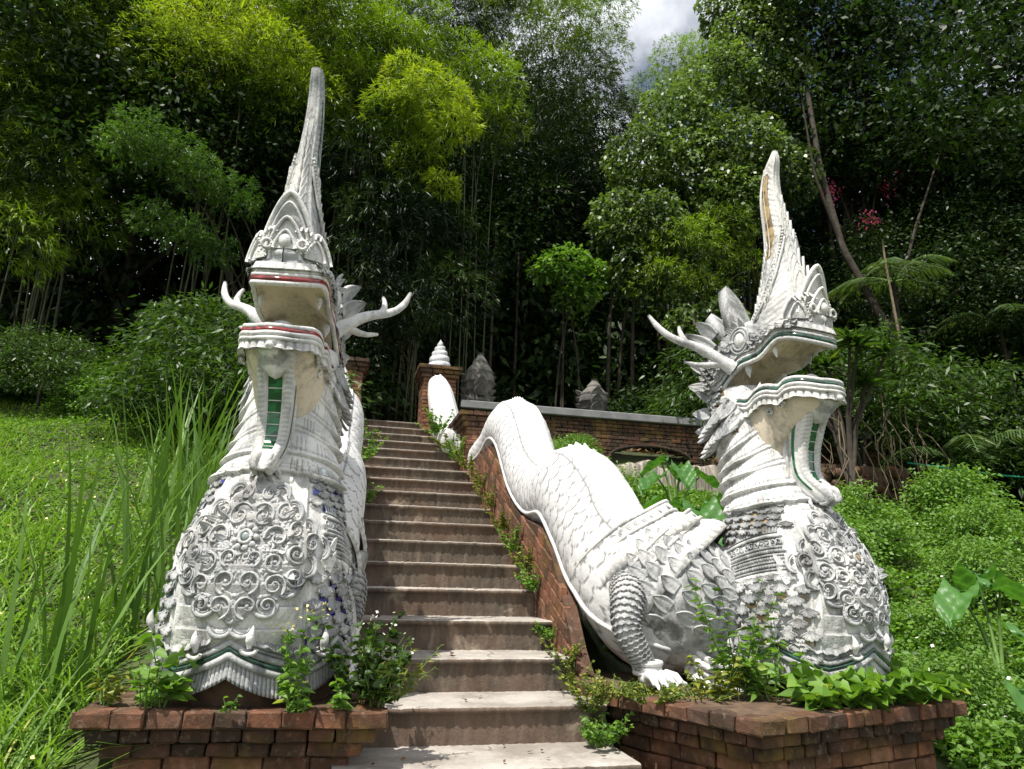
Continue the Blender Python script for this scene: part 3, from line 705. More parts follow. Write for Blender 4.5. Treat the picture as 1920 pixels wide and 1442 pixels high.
    # ear frills, jaw-corner flames, rear crest
    for sg in (-1, 1):
        ef = MB()
        for (f, z, dy, dz, ln, wd, sdv) in ((-.36, 1.62, .75, .75, .24, .13, 0), (-.42, 1.50, 1.0, .35, .17, .10, 0), (-.44, 1.36, 1.0, .2, .17, .10, 0), (-.40, 1.27, .9, .55, .16, .09, 0), (-.46, 1.18, 1.0, .0, .13, .10, 0), (-.44, 1.06, 1.0, -.2, .13, .10, 0), (-.33, 1.72, .6, .9, .18, .11, 0)):
            leaf_plate(ef, (sg*(.20 if f > -.4 else .15), -f, z), (sg*.28, dy, dz), (sg*1.0, .1, .25), ln, wd, .28, .022)
        for k in range(6):                                      # feathered mane below the corner of the jaw
            for r_ in range(2):
                t_ = (1.25+.20*k)*sg; z_ = 1.20-.115*r_-.055*k*.5; c_ = bsurf(np.array([t_]), np.array([z_]), .012)[0]; n_ = bnorm(np.array([t_]), np.array([z_]))[0]
                leaf_plate(ef, c_, np.array([sg*.10, .55, -.75])+n_*.1, n_, .17, .095, .22, .016, g=.55)
        ef.build('ear_frill', M_pl_dirty, root, off=OFF)
    cr = MB()
    for (f, z, ln, wd, dy, x) in ((-.26, 1.76, .46, .20, .22, 0), (-.33, 1.74, .30, .16, .6, .05), (-.33, 1.74, .30, .16, .6, -.05)):
        leaf_plate(cr, (x, -f, z), (x*1.2, dy, 1.0), (x*2, 1, -.1), ln, wd, .12, .07)
    cr.build('rear_crest', M_pl_dirty, root, off=OFF)
    # antlers
    for sg in (-1, 1):
        an = MB()
        B0 = [(.20, -.20, 1.46), (.26, -.24, 1.50), (.33, -.27, 1.585), (.40, -.32, 1.655), (.475, -.38, 1.70), (.55, -.43, 1.745), (.63, -.50, 1.83), (.70, -.56, 1.93)]
        B0 = [(.20, -.16, 1.44), (.27, -.21, 1.50), (.34, -.27, 1.575), (.42, -.33, 1.625), (.49, -.38, 1.655), (.55, -.43, 1.70), (.60, -.49, 1.78), (.625, -.55, 1.88)]
        q = np.array(B0); t = np.linspace(0, 7, 30); Pm = np.stack([np.interp(t, range(8), q[:, k]) for k in range(3)], 1)
        for _ in range(2): Pm[1:-1] = (Pm[:-2]+2*Pm[1:-1]+Pm[2:])/4
        V_ = lambda P_: np.stack([sg*P_[:, 0], -P_[:, 1], P_[:, 2]], 1)
        an.tube(V_(Pm), np.interp(t, [0, 1, 3, 6, 7], [.055, .042, .030, .022, .012]), 10)
        T1 = np.array([(.455, -.355, 1.64), (.475, -.37, 1.69), (.47, -.40, 1.745), (.455, -.42, 1.785)]); an.tube(V_(resample(T1, .02)), np.linspace(.026, .011, len(resample(T1, .02))), 8)
        T2 = np.array([(.27, -.21, 1.485), (.33, -.27, 1.475), (.38, -.33, 1.485), (.44, -.40, 1.515)]); an.tube(V_(resample(T2, .02)), np.linspace(.030, .010, len(resample(T2, .02))), 8)
        an.build('antler', M_antler, root, off=OFF)
    # ================= crown
    KZ = [1.62, 1.72, 1.85, 2.0, 2.15, 2.3, 2.45, 2.6, 2.75, 2.9, 3.0, 3.06]
    KF = np.array([.12, .13, .15, .15, .14, .145, .13, .11, .10, .12, .155, .17])+lean*np.array([0, 0, 0, 0, .2, .4, .6, .8, 1, 1, 1, 1])
    KD = [.255, .25, .21, .168, .132, .110, .097, .086, .073, .055, .036, .018]
    KW = [.175, .172, .148, .118, .094, .079, .068, .058, .049, .039, .028, .017]
    ks = MB(); n1, n2 = 150, 72; zk = np.linspace(1.64, 2.93 if tip_cut else 3.06, n1); tk = np.linspace(-PI, PI, n2, endpoint=False); G = np.zeros((n1, n2, 3)); A = np.zeros((n1, n2))
    ztop = 2.93 if tip_cut else 3.06
    zmap = KZ if not tip_cut else [1.62+(z-1.62)*(ztop+.03-1.62)/(3.06-1.62) for z in KZ]
    KZ = [1.62, 1.72, 1.85, 2.0, 2.15, 2.3, 2.45, 2.6, 2.75, 2.9, 3.0, 3.06]; zst = 1.0 if not tip_cut else 1.0
    if tip_cut: KD = [.255, .25, .21, .17, .135, .115, .100, .088, .078, .066, .056, .050]; KW = [.175, .172, .145, .110, .084, .070, .061, .055, .049, .044, .040, .037]; zk = np.linspace(1.64, 3.05, n1)
    def kpt(t, z, off=0.0):
        f0, d, w_ = float(cat(KZ, KF, z)), float(cat(KZ, KD, z)), float(cat(KZ, KW, z))
        x, f = math.sin(t), math.cos(t); x = math.copysign(abs(x)**.9, x)
        l = math.hypot(x*d, f*w_)+1e-9
        return np.array([(w_*x)+off*x*d/l, -(f0+d*f+off*f*w_/l), z])
    for i, z in enumerate(zk):
        up_ = z > 2.22
        for j, t in enumerate(tk):
            a = abs(t); o = 0; gg = 0
            if up_:
                rg = math.exp(-((a-.62)/.10)**2)+math.exp(-((a-2.5)/.09)**2)+.8*math.exp(-((a-1.75)/.07)**2); o += .010*rg*(1-sm(z, 2.95, 3.05)*.8)
                if a < .55: o -= .004
                if .75 < a < 1.65 and (z*22-a*1.2) % 1 < .16: o -= .006; gg = .4
            else:
                q = (z*22-abs(a-1.6)*2.6); o += .006*(1-(q % 1)); gg = .35 if q % 1 < .12 else 0
                if ((a*9) % 1) < .12: o -= .005; gg = .35
            G[i, j] = kpt(t, z, o); A[i, j] = gg
    ks.grid(G, closev=True, a=A, flip=False); nn_ = ks.n; ks.Fq.append(tuple(nn_-n2+k for k in range(n2))); ks.mi.append(0)
    crown = ks.build('crown', M_pl_dirty if tip_cut else M_pl, root, off=OFF)
    gp = MB()
    for sg in (-1, 1):
        Gg = np.array([[kpt(sg*a, z, .006) for a in (1.30, 1.62, 1.98)] for z in np.linspace(2.2 if not tip_cut else 2.2, 2.88, 30)]); gp.grid(Gg, flip=sg > 0)
    gp.build('crown_glass', M_gold if not tip_cut else M_clear, crown, off=OFF)
    # overlapping pointed leaves up the front and beaded bands on the flanks
    cl = MB()
    for k in range(10):
        z = 1.86+k*.085
        for sg in (-1, 1):
            p = kpt(sg*.42, z, -.01); leaf_plate(cl, p, (sg*.0, -.02, 1), (sg*.55, -.8, .1), .17-.010*k, .10-.009*k, .0, .012)
    for k in range(9):
        z = 1.80+k*.055
        for sg in (-1, 1):
            t_ = 1.9-.07*k; p = kpt(sg*t_, z, -.004); leaf_plate(cl, p, (sg*.06, -.35, 1), (sg, .15, .1), .11, .075, .03, .012)
            t_ = 2.6-.05*k; p = kpt(sg*t_, z+.02, -.004); leaf_plate(cl, p, (sg*.02, -.12, 1), (sg, .8, .1), .09, .06, .02, .012)
    for z in np.linspace(2.0, 2.9, 15): leaf_plate(cl, kpt(PI, z, -.010), (0, .12, 1), (0, 1, 0), .065, .035, .05, .010)
    for sg in (-1, 1):
        for (ta, tb_, za, zb2) in ((2.35, .75, 1.78, 2.42), (2.15, .62, 1.74, 2.34)):
            pts = [kpt(sg*(ta+(tb_-ta)*u), za+(zb2-za)*u**1.1, .014) for u in np.linspace(0, 1, 30)]; cl.tube(pts, .009, 6)
        for u in np.linspace(0, 1, 30): cl.ball(kpt(sg*(2.25+(.68-2.25)*u), 1.76+(2.38-1.76)*u**1.1, .016), .011, 6, 4)
    cl.build('crown_leaves', M_pl, root, off=OFF)
    # frontal plaque: nested pointed arches, bosses, side shells
    pq = MB()
    def arch(cx, zb0, W, H, f0, thick, r=.011, fill=True, bow=0.0):
        v = np.linspace(-1, 1, 27); X = W/2*np.sign(v)*np.abs(v)**1.0; Zt = zb0+H*np.power(np.clip(1-np.abs(v)**1.55, 0, 1), .8)
        pts = [(cx+X[i], -(f0-1.2*(cx+X[i])**2*1.6+bow*((Zt[i]-zb0)/H)**2), Zt[i]) for i in range(27)]
        pq.tube(pts, r, 7)
        if fill:
            Gf = np.array([[(cx+X[i], -(f0-thick-1.9*(cx+X[i])**2+bow*(((Zt[i]-zb0)*u)/H)**2), zb0+(Zt[i]-zb0)*u) for u in (0, .35, .7, 1)] for i in range(27)]); pq.grid(Gf, flip=True)
    arch(0, 1.70, .30, .34, .40, .012, .015, True, .03); arch(0, 1.70, .245, .275, .405, .01, .008, False, .03)
    arch(0, 1.69, .20, .185, .43, .008, .010, True, .02); arch(0, 1.69, .12, .105, .45, .006, .009, True)
    arch(0, 1.635, .17, .14, .425, .01, .010, True)
    pq.ball((0, -.445, 1.735), .036, 10, 7, sc=(1, .6, 1.1))
    for sg in (-1, 1):
        arch(sg*.155, 1.66, .15, .16, .37+.03, .01, .012, True); arch(sg*.155, 1.66, .10, .11, .40+.02, .008, .008, True)
        c = (sg*.095, -.435, 1.715)
        pq.tube([(c[0]+.026*math.cos(q), c[1]-.004, c[2]+.026*math.sin(q)) for q in np.linspace(0, 2*PI, 16)], .010, 6)
        for k in range(11): q = k*2*PI/11; pq.ball((c[0]+.043*math.cos(q), c[1]+.006, c[2]+.043*math.sin(q)), .008, 5, 4)
        for k in range(6): pq.tube([(sg*(.05+.025*k), -(.44-.012*k-.04*u), 1.79+.018*math.sin(k)+.05*u) for u in np.linspace(0, 1, 5)], [.004, .007, .008, .006, .003], 5)
    pq.build('frontal_plaque', M_pl, root, off=OFF)

    # ================= trailing body with fish scales
    tl = np.array(tail, float); d = np.concatenate([[0], np.cumsum(np.linalg.norm(np.diff(tl[:, :3], axis=0), axis=1))])
    nseg = int(d[-1]/.0135); s_ = np.linspace(0, d[-1], nseg)
    Pt = np.stack([cat(d, tl[:, k], s_) for k in range(4)], 1)
    L_ = to_local(Pt[:, :3]); R_ = Pt[:, 3]
    T = np.gradient(L_, axis=0); T /= np.linalg.norm(T, axis=1)[:, None]
    nv = 150; aa = np.linspace(-PI, PI, nv, endpoint=False)
    side = np.cross(T, np.array([0, 0, 1.0])); side /= np.linalg.norm(side, axis=1)[:, None]; upv = np.cross(side, T)
    S, AA = np.meshgrid(s_, aa, indexing='ij'); RR = np.repeat(R_[:, None], nv, 1)
    cell = .115; u_ = S/cell*1.25; v_ = AA*.30/cell
    hgt = np.zeros_like(S); gro = np.zeros_like(S); done = np.zeros_like(S, bool)
    for k in (1, 0, -1):
        row = np.floor(u_)+k; off_ = (row % 2)*.5
        col = np.round(v_-off_)+off_; dd = np.sqrt(((u_-row)/1.25)**2+(v_-col)**2); inn = (dd < .60) & ~done
        hgt = np.where(inn, -.0045*(dd/.60)**2, hgt); gro = np.where(inn & (dd > .51), .85, gro); done |= inn
    ridge = np.abs(AA) < .46; hgt = np.where(ridge, .006, hgt); gro = np.where(ridge, 0, gro)
    edge = np.abs(np.abs(AA)-.46) < .04; hgt = np.where(edge, .014, hgt); gro = np.where(np.abs(np.abs(AA)-.54) < .035, .85, gro)
    squ = 1+.10*np.cos(AA)**2*np.sign(np.cos(AA))
    rad = RR*squ+hgt
    G = L_[:, None, :]+side[:, None, :]*(np.sin(AA)*rad)[..., None]+upv[:, None, :]*(np.cos(AA)*rad*1.12)[..., None]
    tb_ = MB(); tb_.grid(G, closev=True, a=gro.ravel()); 
    base_n = tb_.n; tb_.Fq.append(tuple(range(nv))[::-1]); tb_.Fq.append(tuple(base_n-nv+k for k in range(nv))); tb_.mi += [0, 0]
    tb_.build('trailing_body', M_body, root, off=OFF)
    fn = MB(); k = 0; step = 6
    for i in range(20, nseg-step-4, step):
        p = L_[i]+upv[i]*R_[i]*1.22; q = L_[i+step]+upv[i+step]*R_[i+step]*1.22; h = upv[i]*.045*(R_[i]/.3)
        sd_ = side[i]*.012
        V = [p-sd_, p+sd_, q-sd_, q+sd_, q+h-sd_*.4, q+h+sd_*.4, p+h*.35-sd_*.6, p+h*.35+sd_*.6]
        fn.add(V, [(0, 2, 4, 6), (1, 7, 5, 3), (0, 6, 7, 1), (2, 3, 5, 4), (6, 4, 5, 7)])
    fn.build('spine_fin', M_body, root, off=OFF, smooth=False)
    for sgn in (-1, 1):
        bl = MB(); a0 = sgn*2.05; pts = L_+side*(math.sin(a0)*R_*1.01)[:, None]+upv*(math.cos(a0)*R_*1.06)[:, None]
        bl.tube(pts[::4], .016, 6); bl.build('belly_moulding', M_body, root, off=OFF)
    return root, to_local, OFF

def makara(root, to_local, OFF, path, mouth, leg_side, leg, seed):
    """the makara whose jaws hold the naga: maned collars on path, snout, lower jaw, clawed leg"""
    # path: list of (centre, direction, radius) in world coordinates for the mane collars
    for k, (c, dr, R) in enumerate(path):
        c = to_local([c])[0]; d0 = to_local([(0, 0, 0)])[0]; dr = to_local([dr])[0]-d0; dr /= np.linalg.norm(dr)
        sd = np.cross(dr, (0, 0, 1)); sd /= np.linalg.norm(sd); upv = np.cross(sd, dr)
        col = MB(); q = np.linspace(-2.6, 2.6, 150)
        def ringpt(q_, ro, al): 
            point = 1+.24*np.exp(-(q_/.33)**2)
            return c+sd*math.sin(q_)*ro+upv*math.cos(q_)*ro*1.12*point+dr*al
        G = np.array([[ringpt(a, R+.065, -.17)+0, ringpt(a, R+.085+.006*(i % 3 == 0), -.165), ringpt(a, R+.07+.008*(i % 3 == 0), -.10), ringpt(a, R+.045+.006*(i % 3 == 0), -.04), ringpt(a, R+.02, .01)] for i, a in enumerate(q)])
        A = np.array([[0]+[(.45 if i % 3 == 1 else 0)]*3+[0] for i in range(len(q))]); col.grid(G, a=A, flip=False)
        for (ro, al, r_) in ((R+.035, .00, .013), (R+.03, .085, .013)): col.tube([ringpt(a, ro, al) for a in q], r_, 7)
        for a in np.linspace(-2.5, 2.5, 34):
            p = ringpt(a, R+.03, .042); col.tube([p+(sd*math.cos(a)-upv*math.sin(a))*.016*math.cos(w)+dr*.016*math.sin(w) for w in np.linspace(0, 5.5, 9)], .0055, 5); col.ball(p, .008, 5, 4)
        G = np.array([[ringpt(a, R+.03, .0), ringpt(a, R+.032, .09), ringpt(a, R-.02, .12)] for a in q]); col.grid(G)
        col.build('mane_collar', M_pl, root, off=OFF)
    # head mass between the collars and the belly
    c, snout, low = mouth
    H = to_local(c); hm = MB(); n1, n2 = 60, 64; tt = np.linspace(0, 1, n1)
    q = np.array(c, float); dd = np.linspace(0, 1, len(q)); Pw = np.stack([cat(dd, H[:, k], tt) for k in range(3)], 1); Rw = cat(dd, q[:, 3], tt)
    T = np.gradient(Pw, axis=0); T /= np.linalg.norm(T, axis=1)[:, None]; sd = np.cross(T, (0, 0, 1.)); sd /= np.linalg.norm(sd, axis=1)[:, None]; uv_ = np.cross(sd, T)
    G = np.zeros((n1, n2, 3)); A = np.zeros((n1, n2))
    for i in range(n1):
        for j in range(n2):
            a = -PI+2*PI*j/n2; carve = .016*math.sin(i*.75+2.3*math.sin(a*5))*math.cos(a*11+i*.3)
            G[i, j] = Pw[i]+(sd[i]*math.sin(a)+uv_[i]*math.cos(a)*1.1)*(Rw[i]+carve); A[i, j] = .45 if carve < -.008 else 0
    hm.grid(G, closev=True, a=A); hm.build('makara_head', M_pl_dirty, root, off=OFF)
    mf = MB()
    for i in range(3, n1-4, 5):
        na_ = 15
        for j in range(na_):
            a = -2.1+4.2*(j+.5*((i//5) % 2))/na_; nd = sd[i]*math.sin(a)+uv_[i]*math.cos(a)*1.1; nd = nd/np.linalg.norm(nd)
            leaf_plate(mf, Pw[i]+nd*(Rw[i]*1.0+.004), -T[i]+nd*.12+uv_[i]*.25, nd, .125, .095, .12, .012, g=.6)
    mf.build('mane_leaves', M_pl_dirty, root, off=OFF)
    # curls of the raised snout
    sn_ = MB()
    for (p, u_, o_, ln, wd, cu) in snout:
        p = to_local([p])[0]; z0 = to_local([(0, 0, 0)])[0]; u_ = to_local([u_])[0]-z0; o_ = to_local([o_])[0]-z0
        leaf_plate(sn_, p, u_, o_, ln, wd, cu, .05)
    sn_.build('snout_curl', M_pl_dirty, root, off=OFF)
    # jaw rim: a moulded band sweeping from the snout down and forward under the belly
    jr = MB(); P = to_local(low); P = resample(np.stack([cat(np.arange(len(P)), P[:, k], np.linspace(0, len(P)-1, 60)) for k in range(3)], 1), .012)
    O = out_dirs(P, (0, .2, 0))
    for (o_, z_, r_) in ((.03, .03, .020), (.045, -.012, .022), (.04, -.055, .016)): jr.tube(P+O*o_+np.array([0, 0, z_]), r_, 7)
    ribbon(jr, P+O*.035, O, -.06, -.14, 0, .04, .008, 4, .03, .5); jr.build('makara_jaw', M_pl, root, off=OFF)
    # scaled front leg with an anklet and a clawed foot
    Lg = to_local(leg[:-1]); rr_ = [.11, .10, .078, .062, .054]; lm = MB(); t = np.linspace(0, len(Lg)-1, 26)
    Pm = np.stack([cat(np.arange(len(Lg)), Lg[:, k], t) for k in range(3)], 1); Rm = cat(np.arange(len(Lg)), rr_[:len(Lg)], t)
    lm.tube(Pm, Rm, 18)
    Tt = np.gradient(Pm, axis=0); Tt /= np.linalg.norm(Tt, axis=1)[:, None]
    for i in range(3, 25, 1):
        u = np.cross(Tt[i], (1, 0, 0)); u /= np.linalg.norm(u); w = np.cross(Tt[i], u)
        for k in range(13):
            a = 2*PI*(k+.5*(i % 2))/13; dr_ = math.cos(a)*u+math.sin(a)*w
            fan_plate(lm, Pm[i]+dr_*(Rm[i]-.006), dr_, Tt[i], .018+.10*Rm[i], .010, 3)
    lego = lm.build('leg', M_pl_dirty, root, off=OFF)
    ak = MB(); e = Pm[-1]; 
    for dz, r_ in ((0, .072), (.028, .080), (-.026, .070)): ak.tube([e+np.array([math.cos(q)*r_, math.sin(q)*r_, dz+.01]) for q in np.linspace(0, 2*PI, 20)], .017, 7)
    ak.build('anklet', M_body, lego, off=OFF)
    ft = MB(); f0 = e+np.array([0, 0, -.04]); fd = to_local([leg[-1]])[0]-to_local([(0, 0, 0)])[0]; fd /= np.linalg.norm(fd)
    ft.ball(f0+fd*.03+np.array([0, 0, .0]), .075, 14, 9, sc=(1, 1.0, .72))
    sdv = np.cross(fd, (0, 0, 1))
    for k in range(4):
        o = (k-1.5)*.038; b0 = f0+fd*.05+sdv*o; dv = fd+sdv*(k-1.5)*.22
        ft.tube([b0, b0+dv*.04+np.array([0, 0, .022]), b0+dv*.09+np.array([0, 0, .015]), b0+dv*.125+np.array([0, 0, -.018])], [.027, .029, .025, .018], 9)
        ft.tube([b0+dv*.115+np.array([0, 0, -.01]), b0+dv*.15+np.array([0, 0, -.02]), b0+dv*.165+np.array([0, 0, -.047])], [.017, .012, .002], 7)
    ft.build('clawed_foot', M_body, lego, off=OFF)

# ------------------------------------------------------------------ stairs, ground, walls
RISE, RUN, Y0, Z0, XR, XL = .19, .4515, 3.493, -.8538, 1.448, .10
def stair_z(y): return Z0+RISE*(y-Y0)/RUN
stairs = empty('staircase', (.77, Y0, Z0-RISE*4)); tag(stairs, 'long flight of worn brown concrete steps rising between the two dragons', 'staircase')
soff = (-.77, -Y0, -(Z0-RISE*4))
NST = 18
for i in range(-4, NST):
    y, z = Y0+i*RUN, Z0+i*RISE
    s_ = MB(); nx = 90
    xr = XR+.05 if y < 8.2 else XR+.05-(y-8.2)*.10
    xs = np.linspace(XL-.06, xr, nx); wob = .004*np.sin(xs*5+i)+.0018*rng.standard_normal(nx); wz = .0012*rng.standard_normal(nx)
    # tread slab with a rounded lip, then the riser below it
    prof = [(RUN+.04, 0, 0), (.05, 0, 0), (.012, .0, 0), (.0, -.006, 0), (-.003, -.018, 1), (.0, -.032, 1), (.014, -.036, 1), (.024, -.044, 1), (.022, -.10, 1), (.024, -RISE-.02, 1)]
    G = np.zeros((nx, len(prof), 3))
    for a in range(nx):
        for b, (dy, dz, _) in enumerate(prof):
            chip = wob[a] if b > 1 else 0
            G[a, b] = (xs[a], y+dy+chip*(1 if b < 7 else .6)+(.0015*rng.standard_normal() if b > 6 else 0), z+dz+wz[a]*(b < 6))
    base_n = s_.n; V = G.reshape(-1, 3); F = []; mi = []
    for a in range(nx-1):
        for b in range(len(prof)-1):
            F.append((a*len(prof)+b, (a+1)*len(prof)+b, (a+1)*len(prof)+b+1, a*len(prof)+b+1)); mi.append(1 if b >= 3 else 0)
    s_.V.append(V); s_.Fq = F; s_.mi = mi; s_.at = [np.zeros(len(V))]; s_.n = len(V)
    s_.build('step', [M_tread, M_riser], stairs, off=soff)

def terr(x, y):
    """ground height: a grassy slope that follows the stairs, then the wooded terrace and hill"""
    x = np.asarray(x, float); y = np.asarray(y, float)
    s = -1.52+.42*np.clip(y-2.4, 0, 9.2)
    s = s+.07*np.clip(y-12, 0, 20)+.42*np.clip(y-22, 0, 60)
    s = s-.10*np.clip(np.abs(x-.8)-3, 0, 8)*(y < 12)*.3
    s = s-.38*np.clip((x-1.7)/.8, 0, 1)*np.clip((12-y)/1.5, 0, 1)*np.clip((y-3)/2, 0, 1)
    s = s+.05*np.sin(x*1.3+y*.7)+.04*np.sin(x*2.9-y*1.9)
    inner = (x > XL-.35) & (x < XR+.3) & (y > 2) & (y < 11.6)
    return np.where(inner, s-.75, s)
def terrain():
    xs = np.concatenate([np.linspace(-200, -16, 22), np.linspace(-15, 18, 150), np.linspace(19, 200, 22)])
    ys = np.concatenate([np.linspace(-60, 0, 14), np.linspace(.3, 16, 90), np.linspace(17, 160, 40)])
    X, Y = np.meshgrid(xs, ys, indexing='ij'); Z = terr(X, Y); m = MB(); m.grid(np.stack([X, Y, Z], -1), flip=True)
    m_, n, b, L = newmat('ground'); P = geo(n); g = noise(n, 5, 8, .65, P)
    r = ramp(n, g.outputs[0], [(.3, (.03, .028, .012)), (.5, (.045, .06, .018)), (.75, (.07, .095, .022))])
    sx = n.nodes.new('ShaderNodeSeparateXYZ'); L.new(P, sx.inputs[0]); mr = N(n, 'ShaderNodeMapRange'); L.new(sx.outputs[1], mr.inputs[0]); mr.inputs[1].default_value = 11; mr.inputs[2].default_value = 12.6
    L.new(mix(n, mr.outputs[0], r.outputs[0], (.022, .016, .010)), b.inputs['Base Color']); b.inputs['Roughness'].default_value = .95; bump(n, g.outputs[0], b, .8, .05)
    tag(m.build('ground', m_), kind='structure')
terrain()
pth = MB(); nx = 30
X, Y = np.meshgrid(np.linspace(-.2, 1.6, 20), np.linspace(.2, 2.2, 20), indexing='ij'); pth.grid(np.stack([X, Y, 0*X+Z0-4*RISE-.03+.004*np.sin(X*9+Y*7)], -1), flip=True)
tag(pth.build('path', M_tread), kind='structure')

def brick_face(mb, p0, p1, z0, z1, bl, bh, depth, jog=.5, jit=.004, zfun=None, gap=.008, arange=(0, 1)):
    """courses of single bricks along the line p0-p1 (x, y), outer face on the line, body to its left"""
    p0, p1 = np.array(p0, float), np.array(p1, float); L = np.linalg.norm(p1-p0); d = (p1-p0)/L; nml = np.array([-d[1], d[0]]); rot = math.atan2(d[1], d[0])
    z = z0; r = 0
    while z < z1-.01:
        h = min(bh, z1-z); u = -bl*jog*(r % 2)
        while u < L-.01:
            w = bl*rng.uniform(.9, 1.1); a, b_ = max(u, 0), min(u+w, L); u += w
            if b_-a < .02: continue
            c = p0+d*(a+b_)/2+nml*(depth/2); zc = z+h/2
            if zfun is not None and zc > zfun((a+b_)/2/L): continue
            mb.box((c[0]+rng.uniform(-jit, jit)*nml[0], c[1]+rng.uniform(-jit, jit)*nml[1], zc), ((b_-a-gap)/2, depth/2, (h-gap)/2), rot, .0045, float(np.clip(rng.uniform(*arange), 0, 1)), bev=.007)
        z += h; r += 1
def poly_pedestal(name, poly, ztop, zbot, label, cap_h=.078):
    """corbelled brick pedestal: poly is the cap outline, anticlockwise"""
    poly = np.array(poly, float); c = poly.mean(0); root = empty(name, (c[0], c[1], zbot)); tag(root, label, 'pedestal')
    off = (-c[0], -c[1], -zbot)
    def inset(P, d):
        n = len(P); out = []
        for i in range(n):
            a, b_, e = P[i-1], P[i], P[(i+1) % n]; d1 = (b_-a)/np.linalg.norm(b_-a); d2 = (e-b_)/np.linalg.norm(e-b_)
            n1, n2 = np.array([-d1[1], d1[0]]), np.array([-d2[1], d2[0]]); m_ = n1+n2; out.append(b_+m_*d/(m_@m_/2+1e-9)*1.0*(1/1) if False else b_+m_/(m_@n1)*d)
        return np.array(out)
    z = ztop
    for k, (ins, h, bl, mat, ar, nm) in enumerate(((0, cap_h, .145, M_brick, (.05, .75), 'cap_course'), (.05, .065, .13, M_brick_m, (0, .45), 'corbel_course'), (.10, .068, .15, M_brick_m, (.0, .7), 'corbel_course'))):  # corbels darker: shade under the cap, and stains, put into their tone
        m = MB(); P = inset(poly, ins)
        for i in range(len(P)): brick_face(m, P[i], P[(i+1) % len(P)], z-h, z, bl, h, .13, rng.uniform(.2, .8), .007, arange=ar)
        m.build(nm, mat, root, smooth=False, off=off); z -= h
    m = MB(); P = inset(poly, .15)
    for i in range(len(P)): brick_face(m, P[i], P[(i+1) % len(P)], z-.086*int((z-zbot)/.086+1), z, .21, .086, .10, .5, .005, arange=(.3, 1))
    m.build('brick_shaft', M_brick_b, root, smooth=False, off=off)  # brighter brick, sunlight on the shaft put into its colour
    m = MB(); P = inset(poly, .03); n = len(P)
    m.add([(p[0], p[1], ztop-.006) for p in P]+[(p[0], p[1], ztop-.08) for p in P], [tuple(range(n))]+[(i, i+n, (i+1) % n+n, (i+1) % n) for i in range(n)])
    P2 = inset(poly, .18); m.add([(p[0], p[1], ztop-.08) for p in P2]+[(p[0], p[1], zbot) for p in P2], [(i, i+n, (i+1) % n+n, (i+1) % n) for i in range(n)])
    m.build('mortar_core', M_mortar, root, smooth=False, off=off)
    return root
PZ = -.60
poly_pedestal('brick_pedestal', [(-1.06, 3.60), (.27, 3.48), (.22, 4.75), (-1.05, 4.80)], PZ, -1.9, 'square corbelled brick pedestal under the left dragon')
poly_pedestal('brick_pedestal', [(1.93, 3.11), (3.44, 3.50), (3.55, 4.75), (1.49, 4.85), (1.47, 4.02)], PZ, -1.9, 'angled corbelled brick pedestal under the right dragon, moss on its near corner')

# stair-side walls that carry the dragon bodies
def wall_top(y, bulge): 
    return bulge(y)
def side_wall(name, pts, ztop, label, sgn):
    """pts: inner face polyline (x, y); bricks follow the pitch of the stairs"""
    root = empty(name, (pts[0][0], pts[0][1], Z0)); tag(root, label, 'wall'); off = (-pts[0][0], -pts[0][1], -Z0)
    m = MB(); core = MB()
    for (a, b_) in zip(pts[:-1], pts[1:]):
        a, b_ = np.array(a), np.array(b_); L = np.linalg.norm(b_-a); d = (b_-a)/L; nm = np.array([d[1], -d[0]])*sgn
        bl, bh = .150, .092
        v = -2.2; row = 0
        while v < 3.5:
            u = -.5-(row % 2)*bl/2
            while u < L+.5:
                # brick lattice sheared with the stair pitch
                y_ = u; zc = stair_z(a[1])+v+.42*u*abs(d[1])
                cu = u+bl/2; p = a+d*cu; zt = ztop(p[1])
                if 0 <= cu <= L and stair_z(p[1])-.30 < zc < zt-bh*.4:
                    hx, hz = (bl-.008)/2, (bh-.008)/2; sh = .42*abs(d[1])
                    q = np.array([(-hx, -hz-hx*sh), (hx, -hz+hx*sh), (hx, hz+hx*sh), (-hx, hz-hx*sh)]); q += rng.uniform(-.002, .002, q.shape); o = rng.uniform(-.004, .004)
                    inn = q*np.array([.93, .90])
                    V = [(*(p+d*x_+nm*(.006-o)), zc+z_) for x_, z_ in q]+[(*(p+d*x_-nm*o), zc+z_) for x_, z_ in inn]
                    V2 = [(*(p+d*x_+nm*.05), zc+z_) for x_, z_ in q]
                    m.add(V+V2, [(4, 5, 6, 7), (0, 1, 5, 4), (1, 2, 6, 5), (2, 3, 7, 6), (3, 0, 4, 7), (8, 9, 1, 0), (9, 10, 2, 1), (10, 11, 3, 2), (11, 8, 0, 3)], float(np.clip(rng.uniform(.25, 1), 0, 1)))
                u += bl
            v += bh; row += 1
        n = 60; ys = np.linspace(0, L, n)
        P = [a+d*t for t in ys]; G = np.array([[(*(p+nm*.012), stair_z(p[1])-.9), (*(p+nm*.012), ztop(p[1])), (*(p+nm*.10), ztop(p[1])), (*(p+nm*.10), stair_z(p[1])-.9)] for p in P]); core.grid(G)
        core.add([G[0][k] for k in range(4)]+[G[-1][k] for k in range(4)], [(0, 1, 2, 3), (7, 6, 5, 4)]); core.at = [np.full(core.n, .2)]
    m.build('bricks', M_brick_b, root, smooth=False, off=off); core.build('wall_core', M_brick_b, root, smooth=False, off=off)
    return root
